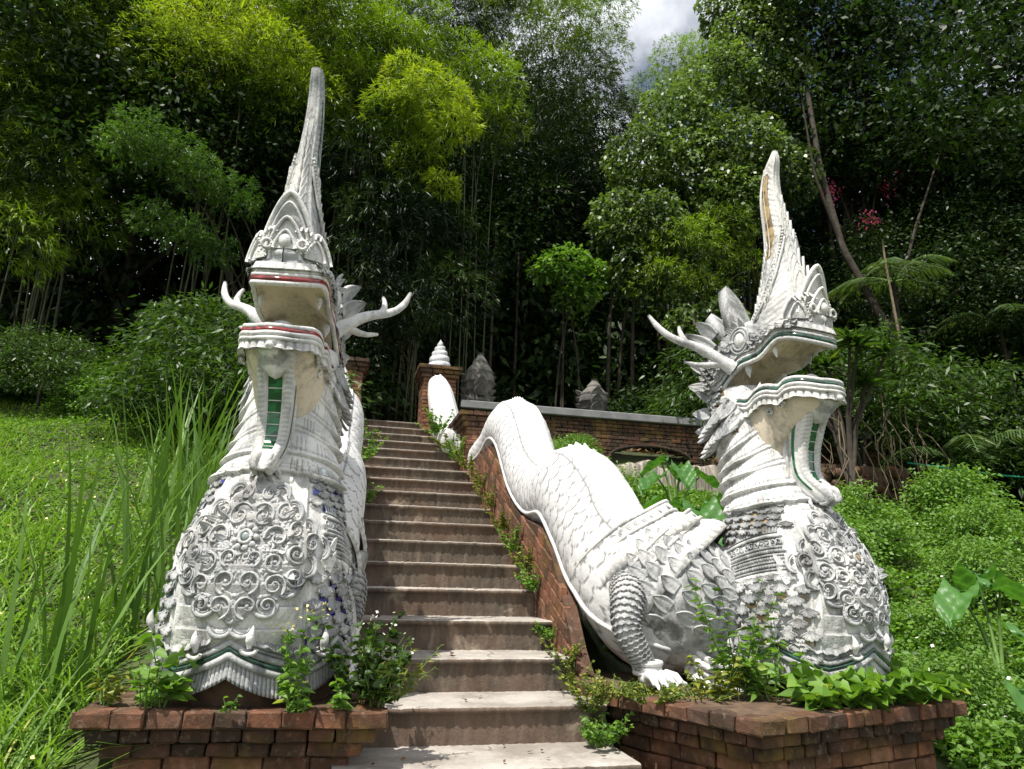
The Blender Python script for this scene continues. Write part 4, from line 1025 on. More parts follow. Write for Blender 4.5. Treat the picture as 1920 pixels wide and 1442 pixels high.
# crest line of the wall = underside of the coiled body
HY = [4.0, 4.7, 5.3, 5.9, 6.5, 7.2, 7.9, 8.5, 9.1, 9.6, 10.2, 10.9]
CZ = [-.10, .12, .44, .50, .86, 1.42, 1.42, 1.40, 1.78, 1.72, 2.25, 2.95]     # centre height of the coils
CRr = [.32, .32, .32, .285, .27, .27, .23, .20, .21, .21, .22, .17]
def wtop(y): return float(np.interp(y, [4.2, 4.4, 4.6, 4.9, 5.2, 5.85, 6.3, 6.6, 6.9, 7.2, 7.6, 8.0, 8.6, 9.1, 9.6, 10.2, 10.9], [-.62, -.46, -.20, .14, .36, .50, .70, 1.0, 1.24, 1.36, 1.38, 1.34, 1.32, 1.60, 1.56, 2.05, 2.75]))
side_wall('brick_stair_wall', [(XR, 4.2), (XR, 8.45), (1.17, 11.0)], wtop, 'mossy orange brick wall beside the steps under the right dragon body', 1)
side_wall('brick_stair_wall', [(XL, 4.9), (XL, 11.0)], wtop, 'shaded brick wall beside the steps under the left dragon body', -1)

def pillar(name, x0, x1, y0, y1, ztop, zbot, label, caph=.20):
    root = empty(name, ((x0+x1)/2, (y0+y1)/2, zbot)); tag(root, label, 'pillar'); off = (-(x0+x1)/2, -(y0+y1)/2, -zbot)
    P = [(x0, y0), (x1, y0), (x1, y1), (x0, y1)]; m = MB()
    for i in range(4): brick_face(m, P[i], P[(i+1) % 4], zbot, ztop-caph, .16, .062, .08, .5, .003, arange=(.35, 1))
    m.build('shaft', M_brick_b, root, smooth=False, off=off)
    z = ztop-caph
    for k, o in enumerate((.035, .065, .095)):
        m = MB(); h = caph/3; Q = [(x0-o, y0-o), (x1+o, y0-o), (x1+o, y1+o), (x0-o, y1+o)]
        for i in range(4): brick_face(m, Q[i], Q[(i+1) % 4], z, z+h, .18, h, .09, .5, .003, arange=(0, .5))
        if k == 2: m.add([(a, b_, z+h-.008) for a, b_ in Q], [(0, 1, 2, 3)], .1)
        m.build('cap_course', M_brick_m, root, smooth=False, off=off); z += h
    m = MB(); m.box(((x0+x1)/2, (y0+y1)/2, (zbot+ztop)/2-.02), ((x1-x0)/2-.012, (y1-y0)/2-.012, (ztop-zbot)/2-.03)); m.build('mortar_core', M_mortar, root, smooth=False, off=off)
    return root
pillar('brick_pillar', 1.40, 1.80, 8.55, 9.55, 2.02, .6, 'capped brick pillar halfway up the right side of the steps')
pillar('brick_pillar', 1.06, 1.60, 10.95, 11.6, 3.30, 1.6, 'tall brick pillar at the top right of the steps carrying a white spiral finial')
pillar('brick_pillar', -.50, .09, 10.95, 11.6, 3.30, 1.6, 'brick pillar at the top left of the steps, half hidden by the left dragon')
def finial(x, y, z, label):
    m = MB(); prof = []
    for k, (r, h) in enumerate(((.19, .13), (.165, .12), (.13, .10), (.09, .09), (.05, .07))):
        for q in np.linspace(-PI/2, PI/2, 8): prof.append((r*.80+r*.22*math.cos(q), h/2*math.sin(q)+h/2+sum((.13, .12, .10, .09, .07)[:k])*.93))
    prof.append((.015, prof[-1][1]+.04)); prof.append((.001, prof[-1][1]+.02))
    G = np.array([[(r*math.cos(a), r*math.sin(a), h+.012*math.sin(a+1)) for a in np.linspace(0, 2*PI, 28, endpoint=False)] for r, h in prof]); m.grid(G, closev=True)
    o = m.build('spiral_finial', plaster('finial_plaster', (.62, .64, .66), amount=.6)); o.location = (x, y, z); tag(o, label, 'finial'); return o
finial(1.33, 11.2, 3.30, 'white stacked spiral finial on the tall right brick pillar')

# terrace wall with its grey rail, arch and lower concrete ledge
tw = empty('terrace_wall', (4, 11.1, 1.2)); tag(tw, 'dark mossy brick terrace wall with a low arched opening behind the right dragon', 'wall'); to = (-4, -11.1, -1.2)
m = MB()
AX, AW = 5.05, .75
def arch_ok(x, z): return not (abs(x-AX) < AW and z < 2.02+.22*math.sqrt(max(0, 1-((x-AX)/AW)**2)))
z = 1.2; r_ = 0
while z < 2.62:
    x = 1.75-(r_ % 2)*.1
    while x < 9.5:
        if arch_ok(x+.1, z+.03): m.box((x+.1, 11.15+rng.uniform(-.006, .006), z+.033), (.096, .07, .029), 0, .003, rng.uniform(0, .8), bev=.006)
        x += .2
    z += .066; r_ += 1
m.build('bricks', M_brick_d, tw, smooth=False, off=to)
m = MB(); m.box((2.95, 11.22, 1.9), (1.3, .05, .72)); m.box((7.9, 11.22, 1.9), (2.05, .05, .72)); m.box((5.05, 11.22, 2.45), (.85, .05, .17)); m.build('mortar_core', M_mortar, tw, smooth=False, off=to)
m = MB(); m.box((5.6, 11.14, 2.72), (3.9, .14, .065), bev=.012); 
for x in (2.9, 4.6, 6.3): m.box((x, 11.135, 2.722), (.004, .143, .067))
m.build('rail', M_rail, tw, smooth=False, off=to)
m = MB(); q = np.linspace(0, PI, 24); Pa = np.array([(AX+AW*math.cos(a), 11.07, 2.02+.22*math.sin(a)) for a in q]); m.tube(Pa, .03, 6); m.build('arch_edge', M_brick_d, tw, off=to)
def ledge_mat():
    m_, n, b, L = newmat('streaked_concrete'); P = geo(n); mp = N(n, 'ShaderNodeMapping'); L.new(P, mp.inputs['Vector']); mp.inputs['Scale'].default_value = (9, 2, .9)
    g = noise(n, 2.6, 7, .7, mp.outputs[0], .5); r = ramp(n, g.outputs[0], [(.36, (.03, .028, .025)), (.5, (.22, .19, .15)), (.62, (.36, .33, .28)), (.8, (.52, .50, .46))]); L.new(r.outputs[0], b.inputs['Base Color']); b.inputs['Roughness'].default_value = .9; bump(n, g.outputs[0], b, .5, .03); return m_
lw = MB(); xs = np.linspace(3.1, 6.4, 110); top = 1.72+.06*np.sin(xs*6)+.03*np.sin(xs*17)
G = np.array([[(x, 9.95+.02*math.sin(x*9), .4), (x, 9.92+.03*math.sin(x*11), t-.25), (x, 9.93+.02*math.sin(x*7), t-.04), (x, 9.98, t), (x, 10.3, t+.02), (x, 10.35, .4)] for x, t in zip(xs, top)]); lw.grid(G)
lo = lw.build('retaining_wall', ledge_mat()); tag(lo, 'low streaked concrete retaining wall with a ragged top, just below the brick terrace arch', 'wall')
mw = empty('stone_wall', (8.3, 10.4, 1.2)); tag(mw, 'rough stone wall with a mossy top among roots, far right of the right dragon', 'wall')
m = MB()
for i in range(150):
    x = 5.9+rng.uniform(0, 3.6); z = rng.uniform(.9, 1.95); m.ball((x, 10.2+rng.uniform(-.05, .05), z), rng.uniform(.07, .15), 7, 5, rng.uniform(0, .6), (1.3, .8, .8))
m.build('stones', M_brick_m, mw, off=(-8.3, -10.4, -1.2))
m = MB(); m.box((7.7, 10.38, 1.42), (1.8, .16, .56)); m.build('mortar_core', M_mortar, mw, smooth=False, off=(-8.3, -10.4, -1.2))

# ------------------------------------------------------------------ the two dragons
RB, RT = (2.80, 4.10, PZ), math.radians(15)
tailR = [(2.72, 4.40, -.24, .34), (2.45, 4.44, -.26, .31), (2.18, 4.42, -.27, .31), (1.97, 4.42, -.22, .32), (1.85, 4.60, .02, .33), (1.80, 4.92, .35, .325), (1.75, 5.25, .62, .315), (1.71, 5.78, .66, .265), (1.69, 6.25, .88, .255), (1.68, 6.85, 1.42, .265), (1.67, 7.4, 1.57, .235), (1.64, 8.05, 1.47, .19), (1.58, 8.6, 1.42, .15)]
rootR, tlR, OFFR = build_naga(RB, RT, M_dgreen, M_gold, tailR, 3)
tag(rootR, 'white carved naga dragon, curved crest, green lip band, right of the steps', 'statue', 'naga dragons guarding the steps')
LB, LT = (-.38, 4.10, PZ), math.radians(-8)
tailL = [(-.36, 4.40, -.24, .34), (-.30, 4.55, -.18, .32), (-.23, 4.75, .10, .33), (-.19, 5.0, .38, .32), (-.17, 5.3, .62, .31), (-.16, 5.8, .66, .27), (-.16, 6.3, .88, .26), (-.16, 6.9, 1.42, .27), (-.19, 7.5, 1.57, .255), (-.2, 8.2, 1.46, .2), (-.2, 8.8, 1.65, .2), (-.2, 9.3, 1.98, .22), (-.22, 9.8, 2.05, .2), (-.24, 10.4, 2.6, .18), (-.25, 10.9, 3.0, .12)]
rootL, tlL, OFFL = build_naga(LB, LT, M_red, M_blue, tailL, 11, tip_cut=True)
tag(rootL, 'white carved naga dragon, blunt crown, red lip band, left of the steps', 'statue', 'naga dragons guarding the steps')
makara(rootR, tlR, OFFR, [((1.90, 4.64, .12), (-.42, .50, .74), .335), ((2.02, 4.50, .0), (-.60, .42, .62), .355)],
       ([(1.98, 4.50, -.02, .36), (2.14, 4.38, -.12, .39), (2.36, 4.36, -.17, .37), (2.56, 4.36, -.24, .28)],
        [((2.28, 4.32, .16), (.25, -.05, 1), (1, -.3, .2), .28, .20, .25), ((2.40, 4.28, .12), (.5, -.1, 1), (1, -.3, .0), .24, .18, .35), ((2.50, 4.24, .05), (.6, -.2, 1), (1, -.3, -.1), .22, .17, .35), ((2.45, 4.30, .02), (.5, -.3, .8), (.2, -1, .1), .20, .15, .2), ((2.30, 4.36, .08), (.1, -.2, 1), (-.3, -1, 0), .20, .13, .25), ((2.18, 4.44, .02), (-.3, -.1, 1), (-.5, -1, 0), .18, .12, .25), ((2.24, 4.30, -.12), (.5, -.5, .5), (-.4, -1, 0), .18, .13, .2), ((2.12, 4.40, -.16), (.0, -.3, 1), (-.4, -1, 0), .17, .12, .3)],
        [(2.46, 4.22, .0), (2.32, 4.20, -.12), (2.18, 4.20, -.28), (2.16, 4.10, -.44), (2.28, 3.98, -.50), (2.42, 3.88, -.42), (2.50, 3.80, -.40)]),
       1, [(1.80, 4.36, .0), (1.72, 4.16, -.10), (1.67, 4.06, -.27), (1.73, 4.04, -.41), (1.79, 4.06, -.50), (.35, -1, 0)], 5)
makara(rootL, tlL, OFFL, [((-.26, 5.05, .22), (.1, .80, .52), .36), ((-.30, 4.85, .08), (.1, .78, .40), .37)],
       ([(-.26, 4.80, -.0, .33), (-.30, 4.68, -.1, .36), (-.33, 4.55, -.16, .34), (-.36, 4.45, -.25, .26)],
        [((-.02, 4.85, .05), (.3, .1, 1), (.7, -.6, 0), .34, .14, .1), ((.05, 4.72, -.10), (.25, .0, 1), (.8, -.5, 0), .26, .16, .15), ((-.02, 4.55, -.15), (.3, -.3, 1), (.6, -1, 0), .24, .14, .2)],
        [(-.02, 4.50, .05), (.04, 4.45, -.15), (.06, 4.35, -.35), (.04, 4.2, -.48), (.0, 4.1, -.5), (-.02, 4.0, -.45)]),
       1, [(-.05, 4.88, .05), (.06, 4.70, -.05), (.08, 4.60, -.22), (.06, 4.52, -.38), (.05, 4.48, -.50), (.1, -1, 0)], 6)
# second stretch of the right dragon, above the brick pillar
def upper_coil():
    tl = np.array([(1.56, 9.0, 1.62, .16), (1.52, 9.35, 1.86, .21), (1.48, 9.7, 1.86, .22), (1.42, 10.05, 1.92, .22), (1.36, 10.4, 2.35, .215), (1.31, 10.75, 2.80, .19), (1.28, 10.98, 3.0, .14)])
    d = np.concatenate([[0], np.cumsum(np.linalg.norm(np.diff(tl[:, :3], axis=0), axis=1))]); s_ = np.linspace(0, d[-1], 150); P = np.stack([cat(d, tl[:, k], s_) for k in range(4)], 1)
    m = MB(); T = np.gradient(P[:, :3], axis=0); T /= np.linalg.norm(T, axis=1)[:, None]; sd = np.cross(T, (0, 0, 1.)); sd /= np.linalg.norm(sd, axis=1)[:, None]; uv_ = np.cross(sd, T)
    aa = np.linspace(-PI, PI, 64, endpoint=False); rg = np.where(np.abs(np.abs(aa)-.4) < .09, .012, 0)
    G = P[:, None, :3]+sd[:, None]*(np.sin(aa)[None]*(P[:, 3:]+rg))[..., None]+uv_[:, None]*(np.cos(aa)[None]*(P[:, 3:]+rg)*1.15)[..., None]
    A = np.repeat(np.where(np.abs(np.abs(aa)-.5) < .06, .5, 0)[None], 150, 0); m.grid(G, closev=True, a=A)
    z0 = np.array([-RB[0], -RB[1], 0]); 
    V = tlR(m.arr()); m.V = [V]
    m.build('upper_coil', M_body, rootR, off=OFFR)
    f = MB(); i = 4
    while i < 140:
        p, q = P[i, :3]+uv_[i]*P[i, 3]*1.16, P[i+5, :3]+uv_[i+5]*P[i+5, 3]*1.16; s2 = sd[i]*.012; h = uv_[i]*.04
        f.add([p-s2, p+s2, q-s2, q+s2, q+h-s2, q+h+s2], [(0, 2, 4), (1, 5, 3), (0, 4, 5, 1), (2, 3, 5, 4)]); i += 5
    f.V = [tlR(f.arr())]; f.build('spine_fin', M_body, rootR, smooth=False, off=OFFR)
upper_coil()
# two more dragons standing in the dark on the terrace
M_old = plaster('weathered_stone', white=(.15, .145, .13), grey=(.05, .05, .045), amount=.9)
def far_naga(x, y, z, h, label, rz=0):
    r = empty('naga_statue', (x, y, z), rz); tag(r, label, 'statue', 'shaded dragons on the terrace'); m = MB()
    zz = np.linspace(0, h, 70); G = []
    for q in zz:
        t = q/h; w = (.31-.13*sm(t, 0, .45)+.07*sm(t, .5, .7))*(1-.85*sm(t, .72, 1.02)); stp = .03*(1-((t*9) % 1))
        G.append([((w+stp)*math.sin(a)*(1+.04*math.sin(a*14)), -(w*.85+stp)*math.cos(a)-.18*t, q) for a in np.linspace(0, 2*PI, 56, endpoint=False)])
    m.grid(np.array(G), closev=True, a=0); m.build('body', M_old, r)
    b_ = MB()
    for i in range(5):
        for k in range(12):
            a = (k+.5*(i % 2))*2*PI/12; w = .31-.02*i; fan_plate(b_, np.array([w*math.sin(a), -w*.85*math.cos(a), .16+i*.12]), np.array([math.sin(a), -math.cos(a), .2]), np.array([0, 0, -1.]), .10, .04, 3)
    b_.build('shell_scales', M_old, r)
    c = MB()
    for sg in (-1, 1):
        for i in range(4): leaf_plate(c, (sg*.16, -.05, h*.45+i*.13), (sg*.8, .3, 1), (sg*1, -.6, 0), .22, .12, .3, .03)
    for i in range(3): leaf_plate(c, (0, -.30, h*.5+i*.14), (0, -.2, 1), (0, -1, .2), .22, .26, .15, .03)
    c.build('mane', M_old, r)
    return r
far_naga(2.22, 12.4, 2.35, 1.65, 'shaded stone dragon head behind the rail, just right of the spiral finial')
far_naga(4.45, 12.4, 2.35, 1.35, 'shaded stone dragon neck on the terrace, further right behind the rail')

# ------------------------------------------------------------------ vegetation
rng = np.random.default_rng(21)
def unit(v): return v/(np.linalg.norm(v, axis=-1, keepdims=True)+1e-9)
def rvec(n): return unit(rng.standard_normal((n, 3)))
class LB:
    """leaf collector: every leaf one folded rhombus"""
    def __init__(s): s.P = []; s.A = []; s.P6 = []; s.A6 = []
    def add(s, P, D, L, W, rnd=None, fold=.25, droop=.0, wpos=.42, fine=False):
        P = np.asarray(P, float); n = len(P)
        if n == 0: return
        D = unit(np.asarray(D, float)); L = np.broadcast_to(np.asarray(L, float), (n,))[:, None]; W = np.broadcast_to(np.asarray(W, float), (n,))[:, None]
        up_ = unit(rng.standard_normal((n, 3))*.55+np.array([0, 0, 1.0])); S = unit(np.cross(D, up_)); Nn = np.cross(S, D)
        if fine:
            tip = P+D*L-np.array([0, 0, 1.0])*L*droop; a = P+D*L*.16; b = P+D*L*.60-np.array([0, 0, 1.0])*L*droop*.35; e = Nn*W*fold
            r = rng.random(n) if rnd is None else rnd
            s.P6.append(np.stack([P, a+S*W*.46+e, b+S*W*.36+e, tip, b-S*W*.36+e, a-S*W*.46+e], 1)); s.A6.append(np.repeat(r, 6)); return
        m = P+D*L*wpos+Nn*W*fold; tip = P+D*L-np.array([0, 0, 1.0])*L*droop
        s.P.append(np.stack([P, m+S*W/2-Nn*W*fold*1.4, tip, m-S*W/2-Nn*W*fold*1.4], 1))
        r = rng.random(n) if rnd is None else rnd; s.A.append(np.repeat(r, 4))
    def build(s, name, mat, parent=None, off=None):
        Vs, Fs, As, n = [], [], [], 0
        if s.P: V = np.concatenate(s.P).reshape(-1, 3); Vs.append(V); Fs.append(np.arange(len(V)).reshape(-1, 4)); As += s.A; n = len(V)
        if s.P6:
            V = np.concatenate(s.P6).reshape(-1, 3); b = np.arange(len(V)//6)[:, None]*6+n; Vs.append(V); Fs += [b+np.array([[0, 1, 2, 3]]), b+np.array([[0, 3, 4, 5]])]; As += s.A6
        V = np.concatenate(Vs)
        if off is not None: V = V+np.array(off)
        return mkmesh(name, V, np.concatenate(Fs), mat, parent, False, np.concatenate(As))
def blades(P, H, W, lean, bend, segs=3, rnd=None):
    """grass or reed blades: tapering bent strips; returns V, F, A"""
    n = len(P); H = np.broadcast_to(H, (n,)); W = np.broadcast_to(W, (n,)); a = rng.uniform(0, 2*PI, n); d = np.stack([np.cos(a), np.sin(a), 0*a], 1)
    sd = np.stack([-np.sin(a), np.cos(a), 0*a], 1); b = rng.uniform(.3, 1, n)*bend; l = rng.uniform(0, 1, n)*lean; rows = []
    for k in range(segs+1):
        t = k/segs; off = d*(H*(l*t+b*t*t))[:, None]; z = (H*(t-.38*b*t*t*t-.12*l*t))[:, None]*np.array([[0, 0, 1.0]]); w = (W*(1-t)**.65*(1 if k < segs else .05)/2)[:, None]
        rows.append(P+off+z-sd*w); rows.append(P+off+z+sd*w)
    V = np.stack(rows, 1).reshape(-1, 3); m = 2*(segs+1); base = np.arange(n)[:, None]*m
    F = np.concatenate([base+np.array([[2*k, 2*k+1, 2*k+3, 2*k+2]]) for k in range(segs)]); r = rng.random(n) if rnd is None else rnd
    return V, F, np.repeat(r, m)
class BB:
    def __init__(s): s.V = []; s.F = []; s.A = []; s.n = 0
    def add(s, V, F, A): s.V.append(V); s.F.append(F+s.n); s.A.append(A); s.n += len(V)
    def build(s, name, mat, parent=None): return mkmesh(name, np.concatenate(s.V), np.concatenate(s.F), mat, parent, False, np.concatenate(s.A))

def crown_leaves(H, R, z0, nclu, nleaf, rc, L, W, shell=.55, droop=.3, mat=None, flat=.8, lob=5):
    """broadleaf crown: clumps of leaves over a lumpy volume"""
    lb = LB(); lobes = rvec(lob)*[[1, 1, .6]]; d = rvec(nclu); d[:, 2] = np.abs(d[:, 2])*1.1-.35; d = unit(d)
    lump = 1+.28*np.max(d@lobes.T, 1); r = (shell+(1-shell)*rng.random(nclu)**.6)*lump
    Cc = d*r[:, None]*np.array([R, R, (H-z0)/2*flat])+np.array([0, 0, z0+(H-z0)*.48])
    k = rng.integers(int(nleaf*.5), int(nleaf*1.5), nclu); idx = np.repeat(np.arange(nclu), k); n = len(idx)
    g = rng.standard_normal((n, 3))*[[rc, rc, rc*.45]]; P = Cc[idx]+g; P[:, 2] -= .25*rc*(g[:, 0]**2+g[:, 1]**2)/rc**2*.4
    D = unit(g*[[1, 1, .3]])+rng.standard_normal((n, 3))*.45-np.array([0, 0, droop]); tone = rng.random(nclu)
    lb.add(P, D, L*rng.uniform(.6, 1.25, n), W*rng.uniform(.7, 1.2, n), np.clip(tone[idx]*.6+rng.random(n)*.4, 0, 1), droop=.15); return lb, Cc
def trunk_mb(H, r0, lean, tips=None, nb=7, z0=2.0, kink=.25):
    m = MB(); t = np.linspace(0, 1, 9); P = np.stack([lean[0]*t**1.3+rng.normal(0, kink*.3, 9)*t, lean[1]*t**1.3+rng.normal(0, kink*.3, 9)*t, H*t], 1)
    m.tube(P, r0*(1-.8*t)+.01, 9)
    if tips is not None:
        for c in tips[rng.choice(len(tips), min(nb, len(tips)), False)]:
            k = rng.uniform(.35, .85); a = np.array([np.interp(k, t, P[:, i]) for i in range(3)]); u = np.linspace(0, 1, 7)[:, None]
            Q = a*(1-u)+c*u+np.array([0, 0, 1.0])*.12*np.sin(u*PI)*np.linalg.norm(c-a)+rng.normal(0, .05, (7, 3)); m.tube(Q, np.linspace(r0*.38, .015, 7), 6)
    return m

protos = {}
def tree_proto(key, H, R, z0, r0, leafm, nclu, nleaf, rc, L, W, lean=(0, 0), lname='tree', **kw):
    lb, Cc = crown_leaves(H, R, z0, nclu, nleaf, rc, L, W, **kw); Cc = Cc+np.array([lean[0], lean[1], 0])
    tr = trunk_mb(H*.8, r0, lean, Cc, nb=10); lb.P = [p+np.array([lean[0], lean[1], 0]) for p in lb.P]
    protos[key] = (lname, [('trunk', tr.build('trunk', M_bark)), ('crown', lb.build('crown', leafm))])
used = set()
def place(key, x, y, label, catg, group, name='forest_tree', s=1.0, sz=1.0, rz=None, z=None):
    nm, parts = protos[key]; r = empty(name, (x, y, float(terr(x, y))-.1 if z is None else z), rng.uniform(0, 6.28) if rz is None else rz); r.scale = (s, s, s*sz); tag(r, label, catg, group)
    for pn, po in parts:
        if key+pn in used: o = po.copy(); C.objects.link(o)
        else: o = po; used.add(key+pn)
        o.parent = r
    return r
def at(px, py, Y):
    """point in the place at depth Y along a sight line of the photograph (used to survey where things stand)"""
    d = fw+r2*((px-960)/F_PX)-u2*((py-721)/F_PX); return np.array(d*(Y/d.y))
def dome(lb, c, R, dens, nl, L, W, tone, low=-.25, squash=.8, droop=.5, thick=.28):
    """one drooping plume: sprigs of leaves over the upper shell of a lumpy dome"""
    n = int(dens*2*PI*R*R*(1-low)); d = rvec(n); d[:, 2] = rng.uniform(low, 1, n); h = np.sqrt(np.clip(1-d[:, 2]**2, 0, 1)); an = rng.uniform(0, 2*PI, n); d[:, 0] = np.cos(an)*h; d[:, 1] = np.sin(an)*h
    lob = rvec(6); lump = 1+.22*np.max(d@lob.T, 1)+.07*np.sin(an*7+d[:, 2]*9); r = R*lump*(1-thick*rng.random(n)**1.6)
    P = c+d*r[:, None]*[[1, 1, squash]]; idx = np.repeat(np.arange(n), nl); m = len(idx)
    D = d[idx]*[[1, 1, .5]]+rng.standard_normal((m, 3))*.55-np.array([0, 0, droop]); Q = P[idx]+rng.normal(0, .03*R, (m, 3))
    s = rng.random(n)
    pat = .30*np.sin(P[:, 0]*2.3+P[:, 2]*1.9)*np.sin(P[:, 1]*2.1-P[:, 2]*2.7)
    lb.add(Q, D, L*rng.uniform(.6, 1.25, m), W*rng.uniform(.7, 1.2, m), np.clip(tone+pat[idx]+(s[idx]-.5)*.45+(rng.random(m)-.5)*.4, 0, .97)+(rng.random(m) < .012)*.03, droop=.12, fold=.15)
def clump(name, domes, leafm, label, catg, group, dens=60, nl=6, L=.17, W=.024, tone=.5, stems=2, sr=.022, stemm=None, base=None, inner=True, **kw):
    """a plant whose plumes hang at surveyed places; stems arch up to them from one stool"""
    D = [(at(px, py, Y), R, t) for px, py, Y, R, t in domes]; Cc = np.array([d[0] for d in D]); bx, by = (Cc[:, 0].mean(), Cc[:, 1].mean()+.9) if base is None else base
    bz = float(terr(bx, by)); root = empty(name, (bx, by, bz)); tag(root, label, catg, group); st = MB(); lb = LB(); off = np.array([bx, by, bz])
    for c, R, t in D:
        c = c-off; dome(lb, c, R, dens, nl, L, W, t, **kw)
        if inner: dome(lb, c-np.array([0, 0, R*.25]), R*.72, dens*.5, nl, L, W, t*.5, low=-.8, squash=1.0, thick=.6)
        for k in range(stems):
            b0 = np.array([rng.normal(0, .25), rng.normal(0, .25), 0]); e = c+rng.normal(0, R*.35, 3); u = np.linspace(0, 1, 12)[:, None]
            P = b0*(1-u)+e*u; P[:, :2] = b0[:2]+(e[:2]-b0[:2])*u**2.2; P[:, 2] = b0[2]+(e[2]-b0[2])*np.sin(u[:, 0]*PI/2)**.9; st.tube(P, np.linspace(sr, .010, 12), 5, cap=False)
    st.build('culm_cluster' if 'bamboo' in name else 'trunk', stemm or M_culm, root); lb.build('foliage', leafm, root); return root
tree_proto('darkA', 12, 3.6, 3.0, .22, L_dark, 520, 80, .42, .145, .07, lean=(.4, 0))
tree_proto('darkB', 9.5, 3.0, 1.5, .17, L_dark, 420, 80, .40, .135, .065, lean=(-.5, .3))
tree_proto('airy', 11, 3.4, 3.0, .18, L_dark, 240, 70, .40, .15, .075, shell=.35)
tree_proto('shrubA', 2.3, 1.2, -.2, .04, L_mid, 170, 60, .20, .13, .04, shell=.5, flat=1.0)
tree_proto('shrubB', 1.8, 1.0, -.2, .04, L_dark, 130, 60, .20, .14, .055, shell=.5, flat=1.0)
tree_proto('shrubC', 1.5, .85, -.3, .03, L_weed, 150, 55, .16, .085, .055, shell=.5, flat=1.0)
G_bam, G_tree, G_und, G_vine = 'bamboo clumps behind the statues', 'dark forest trees filling the hillside', 'shrubs along the forest edge', 'vine-draped trees right of the gap in the sky'
B = lambda dm, l, m=None, **k: clump('bamboo_clump', dm, m or L_bamboo, l, 'bamboo', G_bam, **k)
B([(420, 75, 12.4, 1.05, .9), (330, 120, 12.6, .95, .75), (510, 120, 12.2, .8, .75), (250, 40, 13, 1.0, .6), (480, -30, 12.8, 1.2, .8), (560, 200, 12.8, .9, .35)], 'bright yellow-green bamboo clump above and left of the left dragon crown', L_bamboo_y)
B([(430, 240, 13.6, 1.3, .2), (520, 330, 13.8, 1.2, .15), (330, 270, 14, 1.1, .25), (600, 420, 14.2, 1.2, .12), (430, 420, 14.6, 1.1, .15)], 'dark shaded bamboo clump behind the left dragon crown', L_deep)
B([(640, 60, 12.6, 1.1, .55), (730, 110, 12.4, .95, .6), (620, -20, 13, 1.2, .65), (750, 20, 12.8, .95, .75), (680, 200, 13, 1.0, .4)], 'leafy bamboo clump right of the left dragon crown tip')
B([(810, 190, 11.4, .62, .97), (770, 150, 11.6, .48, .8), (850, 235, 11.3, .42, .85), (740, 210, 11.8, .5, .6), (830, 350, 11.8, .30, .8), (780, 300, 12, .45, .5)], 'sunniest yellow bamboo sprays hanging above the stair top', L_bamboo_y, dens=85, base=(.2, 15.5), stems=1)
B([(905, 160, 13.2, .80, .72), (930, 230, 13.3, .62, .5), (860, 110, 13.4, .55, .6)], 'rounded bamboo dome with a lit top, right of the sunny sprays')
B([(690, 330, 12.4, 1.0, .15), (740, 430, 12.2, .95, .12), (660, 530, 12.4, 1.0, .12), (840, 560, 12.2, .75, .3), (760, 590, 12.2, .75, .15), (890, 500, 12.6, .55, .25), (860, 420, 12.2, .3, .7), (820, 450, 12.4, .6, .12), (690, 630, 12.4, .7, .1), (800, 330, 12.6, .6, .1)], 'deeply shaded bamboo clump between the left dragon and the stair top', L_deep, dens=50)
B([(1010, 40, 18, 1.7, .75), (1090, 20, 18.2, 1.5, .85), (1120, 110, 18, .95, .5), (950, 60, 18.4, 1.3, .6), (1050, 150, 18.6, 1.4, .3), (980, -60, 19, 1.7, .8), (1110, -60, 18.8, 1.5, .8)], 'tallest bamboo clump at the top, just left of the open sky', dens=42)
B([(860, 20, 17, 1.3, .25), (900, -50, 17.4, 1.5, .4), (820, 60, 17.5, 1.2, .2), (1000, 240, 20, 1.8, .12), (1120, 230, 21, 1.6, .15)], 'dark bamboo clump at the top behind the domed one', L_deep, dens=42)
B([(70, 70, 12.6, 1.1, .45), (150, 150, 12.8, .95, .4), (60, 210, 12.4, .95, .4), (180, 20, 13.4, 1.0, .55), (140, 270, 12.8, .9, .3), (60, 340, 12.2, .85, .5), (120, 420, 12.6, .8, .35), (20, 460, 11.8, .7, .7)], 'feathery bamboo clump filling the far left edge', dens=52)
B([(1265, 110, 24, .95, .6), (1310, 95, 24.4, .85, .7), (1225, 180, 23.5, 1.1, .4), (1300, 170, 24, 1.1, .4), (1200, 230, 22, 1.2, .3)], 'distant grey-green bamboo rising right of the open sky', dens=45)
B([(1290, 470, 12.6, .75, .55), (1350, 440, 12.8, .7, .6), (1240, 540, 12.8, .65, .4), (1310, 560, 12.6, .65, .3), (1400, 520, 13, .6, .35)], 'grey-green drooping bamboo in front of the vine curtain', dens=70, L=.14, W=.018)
clump('acacia_tree', [(270, 250, 11, .42, .7), (230, 270, 10.9, .35, .8), (330, 290, 11.2, .42, .5), (380, 330, 11.4, .42, .5), (290, 410, 11.3, .35, .5), (350, 440, 11.4, .40, .5), (440, 370, 11.8, .4, .4), (400, 470, 11.6, .35, .4)], L_feather, 'feathery bright green tree reaching out left of the left dragon', 'tree', None, dens=150, nl=7, L=.09, W=.018, stemm=M_bark, base=(-1.9, 13.0), sr=.03, stems=1, squash=.8, inner=False, droop=.45, low=-.8, thick=.7)
B([(1000, 190, 15.2, 1.0, .25), (1080, 170, 15.4, 1.05, .3), (1130, 230, 15.0, .7, .3), (1040, 270, 15.0, .9, .1), (960, 290, 14.8, .7, .12), (1110, 330, 15.4, .8, .08), (1010, 380, 15.6, .9, .05)], 'dark drooping bamboo crown hanging over the black gap', L_deep, dens=50, base=(5.2, 18.5), stems=1)
